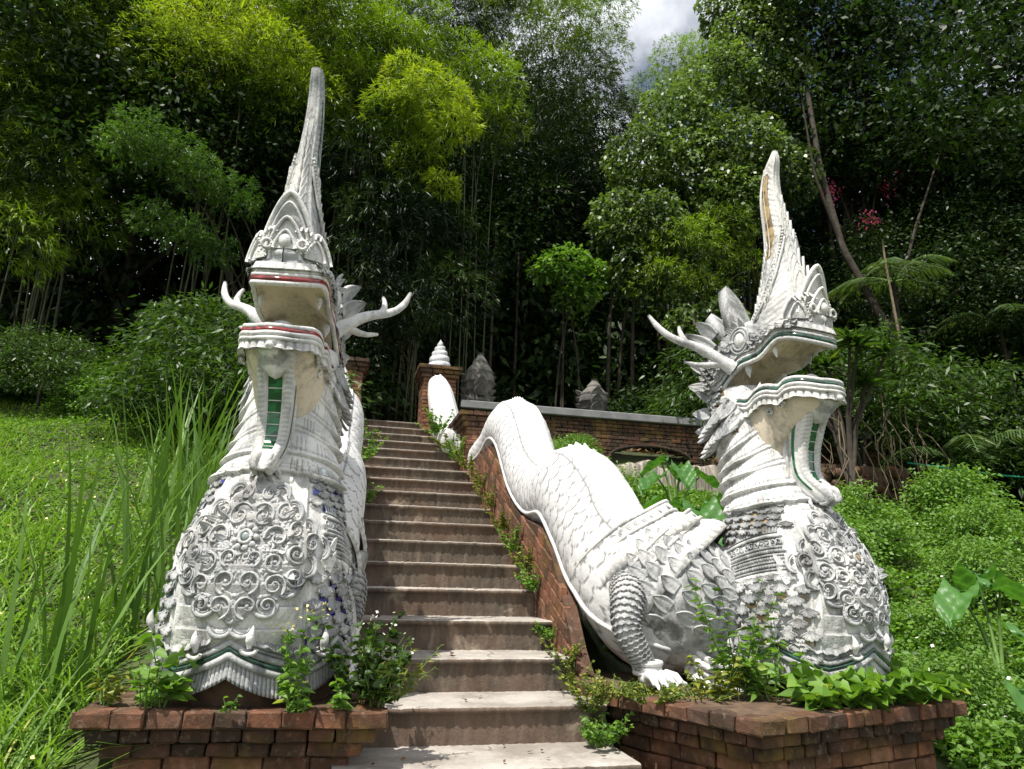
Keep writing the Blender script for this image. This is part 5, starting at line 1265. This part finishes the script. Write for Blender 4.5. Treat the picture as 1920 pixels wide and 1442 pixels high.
V = lambda dm, l, **k: clump('vine_tree', dm, L_vine, l, 'tree', G_vine, L=.12, W=.088, nl=3, dens=95, stemm=M_bark, stems=1, sr=.06, droop=1.0, squash=1.0, low=-.75, **k)
V([(1420, 100, 14.5, 1.15, .5), (1350, 170, 14.3, 1.05, .6), (1470, 190, 14.2, 1.0, .4), (1400, 10, 15, 1.2, .5)], 'tallest vine-draped tree right of the open sky')
V([(1270, 230, 14, 1.0, .6), (1210, 310, 13.9, .85, .55), (1300, 320, 13.7, .95, .5)], 'vine-draped tree stepping down towards the dark gap')
V([(1390, 290, 13.2, .95, .45), (1460, 330, 13.1, .8, .4), (1370, 380, 13, .75, .5)], 'vine-draped tree directly behind the right dragon crown')
V([(1170, 420, 13.4, .70, .5), (1230, 420, 13.2, .65, .5), (1190, 500, 13.2, .5, .5)], 'low vine mound at the edge of the dark gap')
V([(1280, 610, 12.2, .35, .6), (1350, 600, 12.4, .45, .4), (1300, 660, 12, .22, .5)], 'hanging vine leaves beside the right dragon antlers')
clump('leafy_shrub', [(1060, 500, 13.6, .48, .7), (1110, 520, 13.7, .42, .6), (1020, 510, 13.8, .35, .6), (1080, 560, 13.8, .4, .3)], L_weed, 'bright broad-leaved shrub lit in the middle of the dark gap', 'shrub', None, dens=90, nl=3, L=.13, W=.09, stemm=M_bark, stems=1, sr=.03)
clump('vine_tree', [(1530, 60, 13.5, 1.1, .3), (1480, 0, 14, 1.1, .35), (1620, 90, 13.5, 1.1, .2), (1700, 30, 14, 1.3, .25), (1590, 180, 13.4, .8, .25), (1560, 280, 13.6, .7, .35), (1650, 330, 13.4, .8, .3), (1720, 250, 13.6, 1.0, .2)], L_dark, 'dark broad-leaved canopy over the right dragon crown', 'tree', None, dens=55, nl=4, L=.17, W=.09, stemm=M_bark, stems=1, sr=.07)
clump('vine_tree', [(1820, 60, 13, 1.1, .3), (1900, 160, 12.6, 1.1, .35), (1850, 260, 12.8, .9, .35), (1780, 350, 12.8, .8, .45), (1900, 380, 12.4, .9, .3), (1860, 480, 12.4, .8, .3), (1930, 30, 13, 1.2, .4)], L_dark, 'dark canopy closing the upper right corner', 'tree', None, dens=55, nl=4, L=.16, W=.09, stemm=M_bark, stems=1, sr=.07)
clump('vine_tree', [(1740, 150, 14.5, .6, .95), (1800, 300, 14, .45, .9), (1660, 200, 14.2, .4, .95), (1880, 120, 13.5, .4, .95)], L_mid, 'lighter sunlit sprays inside the upper right canopy', 'tree', None, dens=70, nl=3, L=.14, W=.085, stemm=M_bark, stems=1, sr=.04)
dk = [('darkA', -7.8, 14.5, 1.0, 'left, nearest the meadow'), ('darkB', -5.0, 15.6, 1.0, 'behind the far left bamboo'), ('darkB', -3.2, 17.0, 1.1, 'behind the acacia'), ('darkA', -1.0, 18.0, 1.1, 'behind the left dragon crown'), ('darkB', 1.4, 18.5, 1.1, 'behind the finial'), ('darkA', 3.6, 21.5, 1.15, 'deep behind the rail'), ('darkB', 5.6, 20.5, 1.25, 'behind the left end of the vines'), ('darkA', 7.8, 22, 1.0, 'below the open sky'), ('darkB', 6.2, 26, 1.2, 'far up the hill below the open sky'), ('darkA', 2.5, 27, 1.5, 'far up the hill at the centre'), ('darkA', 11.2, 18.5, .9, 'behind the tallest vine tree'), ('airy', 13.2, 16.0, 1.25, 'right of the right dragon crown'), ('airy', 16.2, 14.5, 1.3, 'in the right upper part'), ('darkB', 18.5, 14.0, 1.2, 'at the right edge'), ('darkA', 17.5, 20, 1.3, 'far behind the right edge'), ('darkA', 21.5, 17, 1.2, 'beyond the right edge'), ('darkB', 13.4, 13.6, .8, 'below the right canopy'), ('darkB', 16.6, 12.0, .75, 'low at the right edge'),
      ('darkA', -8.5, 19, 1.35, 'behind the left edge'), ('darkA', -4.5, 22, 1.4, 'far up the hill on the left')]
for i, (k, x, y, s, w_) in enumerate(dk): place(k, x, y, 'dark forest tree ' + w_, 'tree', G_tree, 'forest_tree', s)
sh = [('shrubA', -1.5, 9.4, .95, 'glossy grey-green shrub right behind the left dragon neck'), ('shrubA', -1.95, 10.0, .85, 'leafy shrub left of the left dragon neck'), ('shrubA', -4.5, 11.3, .55, 'low feathery shrub on the meadow edge'), ('shrubB', -5.6, 11.8, .7, 'dark shrub at the far left meadow edge'), ('shrubB', -3.4, 12.4, .7, 'dark shrub in the shade at the meadow edge'), ('shrubC', -3.7, 11.2, .55, 'pale-tipped shrub in front of the shaded meadow edge'), ('shrubB', -6.8, 12.8, .8, 'tall dark shrub at the very left'), ('shrubB', -2.6, 12.4, .8, 'dark round shrub behind the reeds'), ('shrubB', -.6, 13.4, 1.2, 'shaded shrub on the terrace just left of the stair top'), 
      ('shrubB', 3.3, 16.2, 1.2, 'shaded shrub behind the terrace rail, left'), ('shrubB', 6.3, 14.4, 1.0, 'shaded shrub behind the terrace rail, middle'), ('shrubA', 7.2, 12.0, 1.2, 'green shrub beyond the terrace rail by the right dragon neck'), ('shrubA', 9.9, 11.2, 1.3, 'shrub growing over the mossy stone wall'), ('shrubA', 11.5, 10.8, 1.2, 'shrub at the right end of the mossy stone wall'), ('shrubB', 13.0, 10.2, 1.5, 'dark shrub at the far right edge'), ('shrubC', 1.95, 9.9, .55, 'bright weed bush beside the pillar under the upper coil')]
for k, x, y, s, l in sh: place(k, x, y, l, 'shrub', G_und, 'shrub', s)

bk = [(1.2, 17.5, 1.9, 'behind the head of the steps'), (3.0, 18.5, 2.2, 'far behind the left shaded dragon'), (5.0, 18.0, 2.3, 'far behind the second shaded dragon'), (6.9, 17.5, 2.2, 'deep right of the shaded dragons'), (8.8, 16.8, 2.0, 'deep behind the right dragon neck'), (-.8, 17.0, 2.2, 'deep behind the left dragon body'), (10.8, 15.5, 2.0, 'deep behind the right dragon head'), (13.0, 14.8, 2.0, 'deep in the right side shade'), (15.5, 14.2, 2.2, 'deep shade at the right edge'), (18.0, 13.5, 2.2, 'beyond the right edge'), (-3.0, 17.5, 2.0, 'deep behind the acacia'), (-5.6, 17.0, 2.0, 'deep shade at the left'), (-8.2, 16.5, 2.2, 'deep shade at the far left'), (4.0, 21.5, 2.6, 'farthest in the dark gap'), (7.2, 21, 2.6, 'farthest below the vines')]
for x, y, s, l in bk: place('shrubB', x, y, 'large dark thicket ' + l, 'shrub', 'dark thickets under the trees', 'thicket', s, 1.35)
# leaning dark trunk on the right, pale thin stems in the shade
def lone_trunk(pts, r, label, mat=M_bark, name='tree_trunk', branches=()):
    root = empty(name, pts[0]); tag(root, label, 'tree'); P = resample(pts, .3); o = np.array(pts[0]); m = MB(); m.tube(P-o, np.linspace(r, r*.5, len(P)), 10); m.build('trunk', mat, root)
    for b_ in branches: m = MB(); Q = resample(b_, .3)-o; m.tube(Q, np.linspace(r*.45, r*.12, len(Q)), 7); m.build('branch', mat, root)
    return root
lone_trunk([(13.2, 12.6, 2), (12.4, 11.9, 3.6), (11.3, 12.2, 5.4), (10.5, 12.4, 7.4), (10.3, 12.6, 9.5), (10.4, 12.9, 12)], .11, 'dark trunk leaning left across the upper right', branches=([(11.3, 12.2, 5.4), (12.2, 12, 8), (13.4, 12, 10.5)], [(10.5, 12.4, 7.4), (9.8, 12.2, 9), (9.5, 12, 11)]))
lone_trunk([(10.6, 10.9, 1.8), (10.45, 11, 4.2), (10.3, 11, 6.4), (10.3, 11, 6.9)], .04, 'thin pale trunk right of the right dragon head', M_dry)
lone_trunk([(12.1, 10.2, 1.4), (12.3, 10.2, 2.6)], .05, 'short pale stake near the right edge', M_dry, 'wooden_stake')
for x, y, h, l in ((.35, 13.2, 4.5, 'slim pale trunk in the dark just left of the finial pillar'), (-.2, 13.8, 4.2, 'slim trunk at the head of the steps'), (2.9, 15.0, 6, 'dim upright stem behind the rail, left of centre'), (3.6, 15.5, 6, 'dim upright stem behind the rail between the shaded dragons'), (6.55, 12.2, 3.5, 'yellowish stem beside the right dragon antlers')):
    lone_trunk([(x, y, 2.1), (x+.05, y, 2.1+h*.5), (x+.1, y+.1, 2.1+h)], .045, l, M_dry if h < 5 else M_bark)

# palms
def frond(lb, st, c, az, L, rise, n=34, ll=.42, w=.028):
    t = np.linspace(0, 1, 14); d = np.array([math.cos(az), math.sin(az), 0]); P = c+d*(L*t)[:, None]+np.array([0, 0, 1.0])*(L*(rise*t-.75*rise*t*t-.25*t*t))[:, None]; st.tube(P, np.linspace(.018, .004, 14), 5, cap=False)
    s = np.linspace(.12, 1, n); Q = np.stack([np.interp(s, t, P[:, i]) for i in range(3)], 1); sd = np.array([-d[1], d[0], 0])
    for sg in (-1, 1): lb.add(Q, d*.55+sg*sd+np.array([0, 0, -.25]), ll*np.sin(PI*np.clip(s, .1, .93))+.05, w, droop=.3, fold=.1)
def palm(x, y, z, h, nf, L, label, mat=None, ll=.42, rise=.8, r=.06):
    root = empty('palm_tree', (x, y, z)); tag(root, label, 'palm'); st = MB(); st.tube([(0, 0, 0), (.03, 0, h*.5), (0, .02, h)], [r, r*.8, r*.7], 8); st.build('trunk', M_bark, root)
    for k in range(nf):
        s2 = MB(); lb = LB(); frond(lb, s2, np.array([0, 0, h]), k*2*PI/nf+rng.uniform(-.3, .3), L*rng.uniform(.8, 1.15), rise*rng.uniform(.5, 1.3), ll=ll); fo = lb.build('frond', mat or L_palm, root); s2.build('midrib', M_stem, fo)
palm(11.2, 11.8, 2.2, 4.2, 11, 1.3, 'palm with arching fronds right of the right dragon crown')
palm(13.9, 11.8, 2.2, 3.4, 11, 1.5, 'palm with pale fronds at the far right')
palm(10.6, 10.2, 1.5, .5, 9, 1.9, 'low palm with upright fronds behind the mossy wall', rise=1.3)
palm(-2.4, 17.2, 2.4, 8.6, 9, 1.6, 'palm top poking out of the bamboo upper left')
palm(1.9, 15.5, 2.4, 4.6, 8, 1.3, 'half hidden palm hanging below the sunny bamboo')
def rosette_bush(x, y, z, h, label, n=9):
    root = empty('plumeria_bush', (x, y, z)); tag(root, label, 'bush'); st = MB(); lb = LB()
    for k in range(n):
        a = rng.uniform(0, 6.28); e = np.array([math.cos(a)*rng.uniform(.2, .95), math.sin(a)*rng.uniform(.2, .8), h*rng.uniform(.65, 1.05)]); st.tube([(0, 0, 0), e*[.25, .25, .5], e], [.045, .03, .02], 6)
        m = 26; q = rng.uniform(0, 6.28, m); lb.add(e+np.zeros((m, 3)), np.stack([np.cos(q), np.sin(q), rng.uniform(-.2, .9, m)], 1), rng.uniform(.28, .48, m), .095, droop=.1, fine=True)
    st.build('stem', M_bark, root); lb.build('foliage', L_mid, root)
rosette_bush(8.05, 9.9, 1.5, 2.5, 'plumeria-like bush with rosettes of long leaves right of the right dragon head', 13)
rosette_bush(8.9, 10.6, 1.6, 1.7, 'lower rosette-leaved bush behind the mossy wall')
# dead roots and stems hanging over the mossy wall
dr = MB()
for k in range(24):
    x = 8.0+rng.uniform(-.6, 1.6); z = rng.uniform(2.2, 3.3); P = [(x, 9.9, z)]
    for j in range(6): P.append((P[-1][0]+rng.normal(.02, .09), P[-1][1]+rng.normal(-.02, .05), P[-1][2]-rng.uniform(.12, .36)))
    dr.tube(P, np.linspace(.014, .005, 7), 5)
tag(dr.build('dry_root_tangle', M_dry), 'tangle of dry pale roots hanging over the mossy stone wall', 'roots', kind='stuff')

# grass meadow, weeds and ground cover
gb = BB()
def scatter(n, x0, x1, y0, y1, cond=None):
    x = rng.uniform(x0, x1, n); y = y0+(y1-y0)*rng.random(n)**1.25; k = np.ones(n, bool) if cond is None else cond(x, y); x, y = x[k], y[k]; return np.stack([x, y, terr(x, y)-.02], 1)
notped = lambda x, y: ~((x > -1.15) & (x < 3.6) & (y < 5.0)) & ~((x > -.45) & (x < 2.0))
P = scatter(60000, -12, -.45, 2.2, 12.2, notped); H = rng.uniform(.10, .30, len(P))*(1+.5*np.sin(P[:, 0]*1.7+P[:, 1]*1.1)); gb.add(*blades(P, H, .012+.008*rng.random(len(P)), .7, 1.1, 2))
P = scatter(5000, -3.6, -1.0, 1.9, 4.6, notped); gb.add(*blades(P, rng.uniform(.2, .5, len(P)), .014, .8, 1.2, 4))
P = scatter(26000, 2.0, 16, 2.2, 11, notped); gb.add(*blades(P, rng.uniform(.08, .25, len(P)), .009, .6, 1.0, 2))
tag(gb.build('grass', L_grass), 'bright sunlit grass covering the slopes on both sides', 'grass', kind='stuff')
wl = LB()
def mound(n, x0, x1, y0, y1, hgt, L, cond=None, f=2.2):
    P = scatter(n, x0, x1, y0, y1, cond); b = .5+.5*np.sin(P[:, 0]*f+1.3*np.sin(P[:, 1]*f*.8))*np.sin(P[:, 1]*f*1.1+P[:, 0]*.7); b2 = .5+.5*np.sin(P[:, 0]*f*3.7)*np.sin(P[:, 1]*f*3.1+1)
    P[:, 2] += hgt*(b*.7+b2*.3)*rng.uniform(.35, 1, len(P)); D = rng.standard_normal((len(P), 3)); D[:, 2] = np.abs(D[:, 2])*.4
    P[:, 2] += 0; wl.add(P, D, L*rng.uniform(.5, 1.3, len(P)), L*.8*rng.uniform(.6, 1.1, len(P)), np.clip(rng.random(len(P))*.6+b*.35, 0, 1), droop=.15, fine=True)
mound(60000, 3.4, 17, 2.4, 10.6, .26, .08, notped)
mound(34000, 3.3, 7, 2.4, 6.0, .48, .06, notped)
mound(26000, 1.95, 6.0, 5.0, 10.0, .22, .08)
mound(60000, -12, -.5, 2.2, 11.6, .16, .05, notped)
tag(wl.build('ground_cover', L_weed), 'mass of small-leaved weeds and creepers over the ground', 'ground cover', kind='stuff')
yf = LB(); P = scatter(700, -8, -.6, 3, 9, notped); P[:, 2] += .28; yf.add(P, rvec(len(P)), .022, .02, .99*np.ones(len(P)))
P = scatter(260, 3.4, 9, 2.6, 8, notped); P[:, 2] += .5; yf.add(P, rvec(len(P)), .035, .03, .4*np.ones(len(P))); tag(yf.build('wild_flowers', L_flower), 'tiny yellow and white wild flowers dotted in the grass', 'flowers', kind='stuff')
dl = LB(); q = []
for i in range(-2, 16):
    n = 9; q.append(np.stack([rng.uniform(XL+.05, XR-.05, n), Y0+i*RUN+rng.uniform(.05, RUN-.02, n), np.full(n, Z0+i*RISE+.012)], 1))
P = np.concatenate(q); dl.add(P, rng.standard_normal((len(P), 3))*[[1, 1, .12]], rng.uniform(.02, .055, len(P)), .018, fold=.2); tag(dl.build('fallen_leaves', M_dead), 'scattered dry leaves and bits lying on the steps', 'fallen leaves', kind='stuff')
ll_ = LB(); P = scatter(26000, -10, 18, 11.8, 17); P[:, 2] += .03; ll_.add(P, rvec(len(P))*[[1, 1, .2]], .12, .06); 
tag(ll_.build('leaf_litter', M_dead), 'dry fallen leaves on the shaded forest floor', 'leaf litter', kind='stuff')

# weed bushes climbing in front of the terrace
for x, y, s, l in ((2.75, 8.9, .95, 'bright creeper bush against the terrace wall right behind the upper hump'), (3.15, 8.2, .85, 'bright weed bush right of the upper hump'), (2.65, 7.6, .75, 'weed bush close behind the dragon body'), (3.5, 7.3, .7, 'weed bush left of the large taro leaves'), (2.9, 6.6, .6, 'low weed bush beside the dragon body spine'), (4.6, 8.2, .7, 'weed bush under the retaining wall'), (5.4, 7.2, .8, 'weed bush right behind the right dragon chest'), (6.3, 7.9, .9, 'weed bush right of the right dragon beard'), (5.2, 5.6, .6, 'weed bush right of the right dragon belly'), (6.9, 6.6, .7, 'weed bush on the right slope'), (4.5, 4.6, .55, 'weed bush behind the right pedestal'), (4.1, 3.3, .5, 'weed bush in the lower right corner'), (8.2, 7.8, .9, 'weed bush at the right edge of the slope'), (9.4, 9.2, 1.1, 'weed bush below the mossy wall end'), (3.6, 9.6, .6, 'creeper clump on the retaining wall')):
    place('shrubC', x, y, l, 'weed', 'weed bushes on the right slope', 'weed_bush', s*.72)

for x, z, s, l in ((2.3, 2.1, .5, 'fern tuft on the terrace wall beside the brick pillar'), (3.3, 1.9, .55, 'creeper hanging on the terrace wall left of the arch'), (3.7, 2.3, .35, 'small creeper just under the grey rail'), (6.6, 1.8, .6, 'creeper at the right end of the arch')):
    place('shrubC', x, 11.0, l, 'creeper', None, 'creeper', s, z=z-.5)
# taro leaves
def taro_leaf(root, c, base, az, tilt, L, mat=L_taro, rnd=.5, yel=False):
    m = MB(); n = 21; k = 17; d = np.array([math.cos(az)*math.cos(tilt), math.sin(az)*math.cos(tilt), -math.sin(tilt)]); sd = np.array([-math.sin(az), math.cos(az), 0]); nn = np.cross(d, sd); nn *= 1 if nn[2] > 0 else -1
    G = np.zeros((k, n, 3)); u = np.linspace(-.32, 1, k)
    for i in range(k):
        w = .40*L*(max(0.001, 1-((u[i]-.12)/.90)**2))**.62*(1.0 if u[i] > 0 else 1.0)
        for j in range(n):
            v = -1+2*j/(n-1); uu = u[i]-(.16*(1-abs(v)) if i == 0 else 0)*-1
            wav = .05*L*math.sin(abs(v)*4+u[i]*9)+.022*L*math.cos(PI*(u[i]*6-abs(v)*2.2))
            G[i, j] = np.array(c)+d*L*uu+sd*w*v+nn*(.16*L*abs(v)**1.3-.22*L*max(0, u[i])**2+wav)
    Av = np.array([[rnd*.65+(.34 if (abs(j-10) < 1 or ((u[i]+.45*abs(j-10)/10)*5.5) % 1 < .17) else 0) for j in range(n)] for i in range(k)]); m.grid(G, a=np.clip(Av, 0, 1)); lf = m.build('leaf', mat, root, off=tuple(-np.array(root.location)))
    s = MB(); b_ = np.array(base); cc = np.array(c); mid = (b_+cc)/2+np.array([0, 0, .12]); s.tube(np.array([b_, mid, cc])-np.array(root.location), [.016, .012, .008], 6); s.build('leaf_stalk', M_stem, root)
def taro(x, y, z, leaves, label):
    r = empty('taro_plant', (x, y, z)); tag(r, label, 'taro', 'large-leaved taro plants')
    for (dx, dy, dz, az, ti, L, rn) in leaves: taro_leaf(r, (x+dx, y+dy, z+dz), (x, y, z), az, ti, L, rnd=rn)
taro(3.0, 5.5, -.35, [(-.20, -.05, .42, 3.6, .5, .40, .9), (-.08, -.22, .42, -1.2, .75, .46, 1.0), (.15, -.2, .52, -.7, .5, .34, .4), (-.22, .2, .58, 2.6, .45, .30, .3), (.1, .1, .66, -1.6, .6, .32, .2)], 'taro with one yellowing leaf between the dragon body and its chest')
taro(3.3, 6.3, .0, [(-.3, -.1, .50, 3.4, .5, .42, .3), (-.05, -.25, .62, -1.7, .7, .46, .2), (-.35, .2, .7, 2.9, .45, .4, .35), (.3, .1, .72, .3, .5, .38, .3), (.2, -.15, .55, -.6, .5, .34, .5), (-.1, .1, .7, 2.0, .4, .30, .1)], 'deep green taro behind the yellowing one')
taro(3.75, 7.6, .65, [(-.25, -.1, .50, 3.6, .45, .36, .1), (0, -.2, .60, -1.6, .75, .32, .3), (-.1, .1, .72, 2.4, .4, .3, .2), (.28, -.1, .54, -.3, .45, .34, .2), (.05, .05, .64, .9, .3, .26, .4)], 'taro-like plant standing against the streaked retaining wall')
taro(4.35, 3.9, -1.05, [(.0, -.1, .74, .2, .35, .50, .4), (.2, -.2, .56, -.5, .6, .44, .2), (-.3, -.25, .42, -1.7, .8, .40, .5)], 'large taro leaves right of the right pedestal')
taro(3.75, 3.2, -1.25, [(.02, -.05, .36, -1.6, .85, .42, .7), (.22, .05, .5, -.4, .5, .36, .3)], 'taro leaf under the right pedestal edge at the bottom right')
taro(5.3, 5.0, -.75, [(.0, -.1, .75, -.2, .35, .45, .3), (-.3, 0, .7, 3.6, .5, .38, .5), (.1, .2, .85, 1.0, .4, .4, .2)], 'taro on the right slope behind the large leaves')

# reeds left of the left dragon
rb = BB()
def reed_clump(x, y, n, h, w, spread, label, bend=.35, lean=.3):
    b_ = BB(); a = rng.uniform(0, 6.28, n); r = spread*rng.random(n)**.7; P = np.stack([np.cos(a)*r, np.sin(a)*r, 0*a], 1); b_.add(*blades(P, h*rng.uniform(.55, 1.05, n), w*.9*rng.uniform(.6, 1.2, n), lean, bend, 6))
    o = b_.build('reed_clump', L_reed); o.location = (x, y, float(terr(x, y))-.05); tag(o, label, 'reeds', 'tall reeds beside the left dragon')
for x, y, n, h, w, sp, l in ((-1.35, 4.3, 24, 1.6, .040, .28, 'tall broad reeds touching the left dragon belly'), (-1.15, 5.0, 30, 1.9, .034, .32, 'dense upright reeds behind the left dragon belly'), (-1.05, 5.8, 30, 1.8, .030, .32, 'highest reeds against the left dragon neck'), (-1.3, 6.6, 26, 1.6, .036, .35, 'broad-bladed reeds behind the tall ones'), (-1.45, 3.3, 20, 1.0, .036, .22, 'reeds at the left end of the left pedestal'), (-1.6, 7.4, 40, 1.5, .045, .4, 'farthest broad reeds near the shrubs')):
    reed_clump(x, y, n, h, w, sp, l)

# plants rooted on the masonry
def weed(x, y, z, n, h, L, W, spread, label, mat=L_weed, flowers=0, fmat=None, lean=.4, catg='weed', dens=1.0):
    root = empty('weed_plant', (x, y, z)); tag(root, label, catg, 'weeds growing on the masonry'); st = MB(); lb = LB(); fl = LB()
    for k in range(n):
        a = rng.uniform(0, 6.28); e = np.array([math.cos(a)*h*lean*rng.random()+math.cos(a)*spread, math.sin(a)*h*lean*rng.random()+math.sin(a)*spread, h*rng.uniform(.5, 1.05)]); t = np.linspace(0, 1, 7)[:, None]; b0 = np.array([math.cos(a), math.sin(a), 0])*spread*.6
        P = b0*(1-t)+e*t+np.array([math.cos(a), math.sin(a), 0])*.1*h*t*t; st.tube(P, np.linspace(.004, .0015, 7), 5, cap=False)
        m = max(4, int(h/L*3.2*dens)); s = rng.uniform(.12, 1, m); Q = np.stack([np.interp(s, t[:, 0], P[:, i]) for i in range(3)], 1); q = rng.uniform(0, 6.28, m)
        lb.add(Q, np.stack([np.cos(q), np.sin(q), rng.uniform(-.2, .5, m)], 1), L*rng.uniform(.6, 1.2, m)*(1.1-.5*s), W*rng.uniform(.7, 1.1, m), droop=.2, fine=W > .02)
        if flowers: Q = P[-1]+rng.normal(0, .02, (flowers, 3)); fl.add(Q, rvec(flowers), .018, .016, (np.ones(flowers)*(.99 if fmat == 'y' else .3)))
    st.build('stem', M_stem, root); lb.build('foliage', mat, root)
    if flowers: fl.build('flower', L_flower, root)
weed(-.98, 3.75, PZ, 8, .14, .06, .03, .04, 'tiny light weed at the left end of the left pedestal top', L_moss)
weed(-.80, 3.68, PZ, 14, .22, .06, .03, .08, 'pale bushy weed at the left foot of the left dragon')
weed(-.72, 3.66, PZ, 4, .34, .13, .07, .02, 'broad-leaved seedling against the left side of the left dragon')
weed(-.16, 3.52, PZ, 5, .44, .07, .035, .03, 'tall yellow-flowered weed in front of the left dragon', flowers=7, fmat='y', lean=.12)
weed(-.12, 3.50, PZ, 8, .13, .05, .03, .04, 'low weed at the foot of the yellow-flowered one')
weed(.06, 3.53, PZ, 3, .17, .06, .035, .01, 'small solitary seedling near the right end of the left pedestal')
weed(.14, 3.75, PZ, 16, .42, .075, .05, .08, 'dark leafy bush with white flowers at the right end of the left pedestal', L_mid, flowers=3)
weed(.22, 3.62, PZ, 12, .30, .07, .045, .06, 'leafy weed spilling towards the steps', L_mid)
weed(.30, 3.62, PZ+.02, 16, .24, .07, .010, .03, 'feathery light green weed hanging over the steps', L_moss, lean=.9, dens=1.6)
weed(-.42, 3.50, PZ, 3, .07, .04, .025, .01, 'tiny sprig at the front centre of the left pedestal')
weed(2.18, 3.72, PZ, 9, .62, .10, .030, .06, 'tall thin-leaved weed in front of the makara jaw', lean=.22)
weed(2.32, 3.62, PZ, 14, .34, .10, .040, .10, 'leafy weed left of centre on the right pedestal')
weed(2.05, 3.75, PZ, 14, .20, .08, .03, .10, 'low yellowish weed beside the clawed foot', L_moss)
for i, (x, y, l) in enumerate(((2.45, 3.46, 'leftmost broad-leaved creeper on the right pedestal edge'), (2.62, 3.45, 'broad-leaved creeper below the right dragon hem'), (2.80, 3.50, 'creeper with glossy leaves at the front of the right pedestal'), (3.0, 3.52, 'creeper under the right side of the right dragon'), (3.2, 3.56, 'creeper spilling over the right pedestal edge'), (3.36, 3.66, 'creeper at the right corner of the right pedestal'), (3.40, 3.95, 'creeper behind the right corner of the right pedestal'))):
    weed(x, y, PZ-.01, 11, .16, .13, .11, .07, l, L_weed, lean=1.1, catg='creeper', dens=2.2)
for (x, y, z, n, h, L, W, sp, l, m) in ((1.50, 3.92, PZ-.02, 34, .10, .035, .018, .12, 'moss cushion on the inner corner of the right pedestal', L_moss), (1.66, 3.72, PZ-.02, 34, .10, .035, .018, .12, 'moss cushion a little right of the inner corner', L_moss), (1.78, 3.98, PZ-.01, 34, .07, .035, .016, .16, 'flat moss bed under the clawed foot', L_moss), (1.95, 3.72, PZ-.01, 34, .07, .03, .016, .16, 'moss bed in front of the clawed foot', L_moss),
                                       (1.42, 3.80, -.84, 16, .16, .05, .035, .06, 'leafy weed in the corner of the lowest visible step', L_weed), (1.40, 3.95, -.70, 18, .18, .035, .02, .06, 'weed tuft hanging at the pedestal foot', L_moss), (1.42, 4.30, -.66, 14, .20, .04, .02, .05, 'dry-tipped weed tuft beside the third visible step', L_moss), (1.40, 4.42, -.52, 14, .16, .04, .022, .05, 'weed tuft one step higher', L_moss), (1.42, 4.80, -.40, 10, .12, .04, .022, .04, 'small tuft on the wall foot', L_weed), (1.42, 5.25, -.10, 14, .20, .045, .025, .05, 'bushy tuft against the brick wall', L_weed), (1.42, 5.50, .05, 14, .20, .045, .025, .05, 'tuft halfway up the lower wall', L_moss), (1.42, 5.9, .20, 14, .24, .045, .025, .05, 'green tuft under the body bulge', L_weed), (1.42, 6.3, .40, 12, .18, .045, .025, .05, 'light tuft above the bulge', L_moss), (1.42, 6.9, .66, 12, .22, .045, .025, .05, 'yellowish tuft by the middle steps', L_moss), (1.42, 7.5, .92, 12, .24, .045, .025, .06, 'tuft below the upper hump', L_moss), (1.40, 8.2, 1.22, 12, .26, .05, .03, .06, 'tuft at the foot of the brick pillar', L_moss), (1.33, 8.75, 1.4, 14, .30, .055, .03, .06, 'leafy weed along the side of the brick pillar', L_weed), (1.28, 9.3, 1.65, 12, .26, .055, .03, .06, 'yellow-green weed above the pillar', L_moss), (1.2, 9.9, 1.95, 16, .36, .075, .045, .1, 'bright leafy weed near the stair top', L_weed), (.14, 6.6, .6, 10, .20, .06, .035, .04, 'weed at the left edge of the middle steps', L_weed), (.14, 8.2, 1.25, 14, .34, .06, .035, .06, 'weed at the left edge of the upper steps', L_weed), (.16, 9.2, 1.7, 8, .2, .06, .035, .04, 'highest weed on the left edge of the steps', L_weed), (.40, 4.92, -.28, 4, .06, .03, .02, .02, 'tiny sprig in a crack of the fifth visible riser', L_weed)):
    weed(x, y, z, n, h, L, W, sp, l, m, lean=.7, dens=1.3)
cb_ = MB(); P = resample([(9.3, 10.0, 2.05), (11, 9.6, 1.86), (13, 9.0, 1.80), (15, 8.4, 1.85)], .2); cb_.tube(P, .018, 6); tag(cb_.build('cable', M_cable), 'thin green cable stretched across the right edge', 'cable')
for x, y, z, l in ((11.3, 13.5, 9.6, 'pink blossom cluster high above the right dragon, left of the others'), (12.9, 13.4, 9.9, 'pink blossom cluster at the upper right'), (11.9, 13.0, 8.6, 'lowest pink blossom cluster in the upper right'), (13.4, 13.4, 10.4, 'highest pink blossom cluster at the upper right')):
    f = LB(); P = rng.normal(0, .13, (90, 3)); f.add(P, rvec(90), .06, .05); o = f.build('blossom_cluster', L_pink); o.location = (x, y, z); tag(o, l, 'blossom', 'pink blossoms in the upper right')
